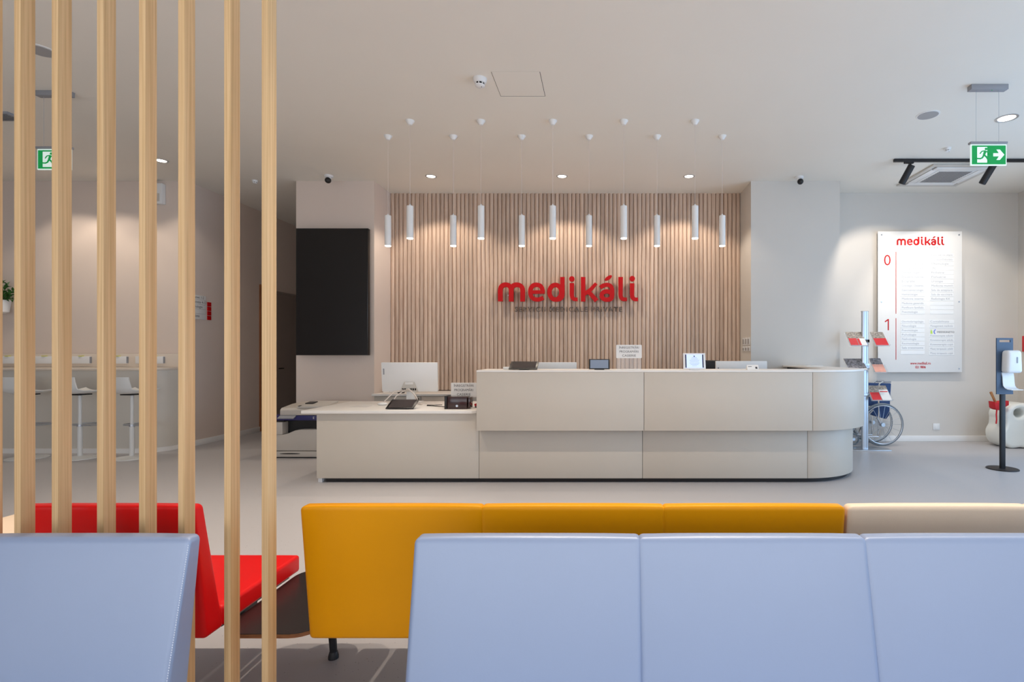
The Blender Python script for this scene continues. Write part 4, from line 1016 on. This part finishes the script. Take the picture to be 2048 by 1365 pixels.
# ------------------------------------------------------------------ sanitiser stand
ss = thing('sanitiser_stand', 'blue-grey sanitiser stand with white dispenser on a round black base', 'hand sanitiser dispenser', (4.51, 5.97, 0))
sx, sy = 4.51, 5.97
M().lathe([(.155, 0), (.155, .008), (.150, .012)], sx, sy, 40).build('base_plate', m_blackm, ss)
M().box(sx-.026, sx+.026, sy-.015, sy+.015, .012, .86).build('post', m_blackm, ss, bevel=.004)
Tp = tr(sx+.01, sy-.018, .845) @ rot('Z', 4)
m = M(); m.T = Tp
m.box(-.098, .098, -.006, .006, 0, .585).box(-.098, -.065, -.006, .006, .585, .610).box(.065, .098, -.006, .006, .585, .610).box(-.098, .098, -.006, .006, .610, .632)
m.build('back_panel', m_stand, ss)
m = M(); m.T = Tp
m.rbox(.088, .05, .125, .03, .006, lambda x, y, z: (.030+x*(1-.06*(z/.125)), -.062+y, .365+z), nin=(4, 3, 4)); dsp = m.build('dispenser', m_whitep, ss, sharp=60)
m = M(); m.T = Tp @ tr(.045, -.1185, .385); m.prism([(a, b) for a, b in rr(-.008, .008, -.034, .034, .006, 3)], 'y', -.002, .004); m.build('level_window', m_greym, dsp)
m = M(); m.T = Tp
ppr = [(-.008, .245), (-.02, .20), (-.024, .14), (-.030, .10), (-.05, .075), (-.09, .062), (-.14, .060)]
poly = ppr+[(a-.002, b-.006) if i > 3 else (a+.008, b-.003) for i, (a, b) in reversed(list(enumerate(ppr)))]
m.prism(poly, 'x', -.040, .098); m.build('drip_tray', m_whitep, ss, sharp=50)
# toy bin in the corner
ty = thing('toy_bin', 'white gourd-shaped children\'s toy bin with a round hole in the corner', 'toy', (5.86, 7.38, 0))
cu = bpy.data.curves.new('toy', 'CURVE'); cu.dimensions = '2D'; cu.fill_mode = 'BOTH'; cu.extrude = .13; cu.bevel_depth = .05; cu.bevel_resolution = 5
def cspline(pts):
    s = cu.splines.new('BEZIER'); s.bezier_points.add(len(pts)-1)
    for b, (x, z) in zip(s.bezier_points, pts): b.co = (x, z, 0); b.handle_left_type = b.handle_right_type = 'AUTO'
    s.use_cyclic_u = True
cspline([(-.18, .09), (0, .085), (.20, .09), (.27, .20), (.22, .33), (.20, .42), (.24, .52), (.18, .60), (.04, .625), (-.10, .60), (-.19, .52), (-.19, .44), (-.20, .34), (-.25, .22)])
cspline([(a, b) for a, b in ell(-.03, .535, .125, .11, n=10)[:-1]])
o = bpy.data.objects.new('toy', cu); COL.objects.link(o)
me = bpy.data.meshes.new_from_object(o.evaluated_get(bpy.context.evaluated_depsgraph_get()))
vs = [(5.735+v.co.x*.87, 7.47-v.co.z-.05, v.co.y*.95) for v in me.vertices]; fs = [tuple(p.vertices) for p in me.polygons]
bpy.data.objects.remove(o); bpy.data.curves.remove(cu); bpy.data.meshes.remove(me)
mz = min(v[2] for v in vs); M().add([(x, y, z-mz) for x, y, z in vs], fs).build('body', m_toyw, ty, sharp=60)
M().tube([(5.92, 7.25, .36), (5.92, 7.22, .36)], .055, 16).build('orange_button', m_orange, ty, bevel=.004)
m = M(); m.prism([(5.335, .65), (5.36, .63), (5.40, .632), (5.45, .65), (5.53, .66), (5.53, .60), (5.43, .55), (5.40, .53), (5.37, .54), (5.345, .56)], 'y', 7.20, 7.32)
m.tube([(5.375, 7.215, .55), (5.368, 7.215, .47), (5.372, 7.215, .40), (5.365, 7.215, .345)], .010, 7)
m.build('red_cloth_bag', m_redc, label='red cloth pouch with a hanging strap on the toy bin', cat='bag', bevel=.006)
m = M(); m.tube([(5.405, 7.26, .60), (5.325, 7.26, .775)], [.014, .018], 10); m.build('wooden_stick', m_stick, label='short wooden stick leaning out of the red pouch', cat='stick')
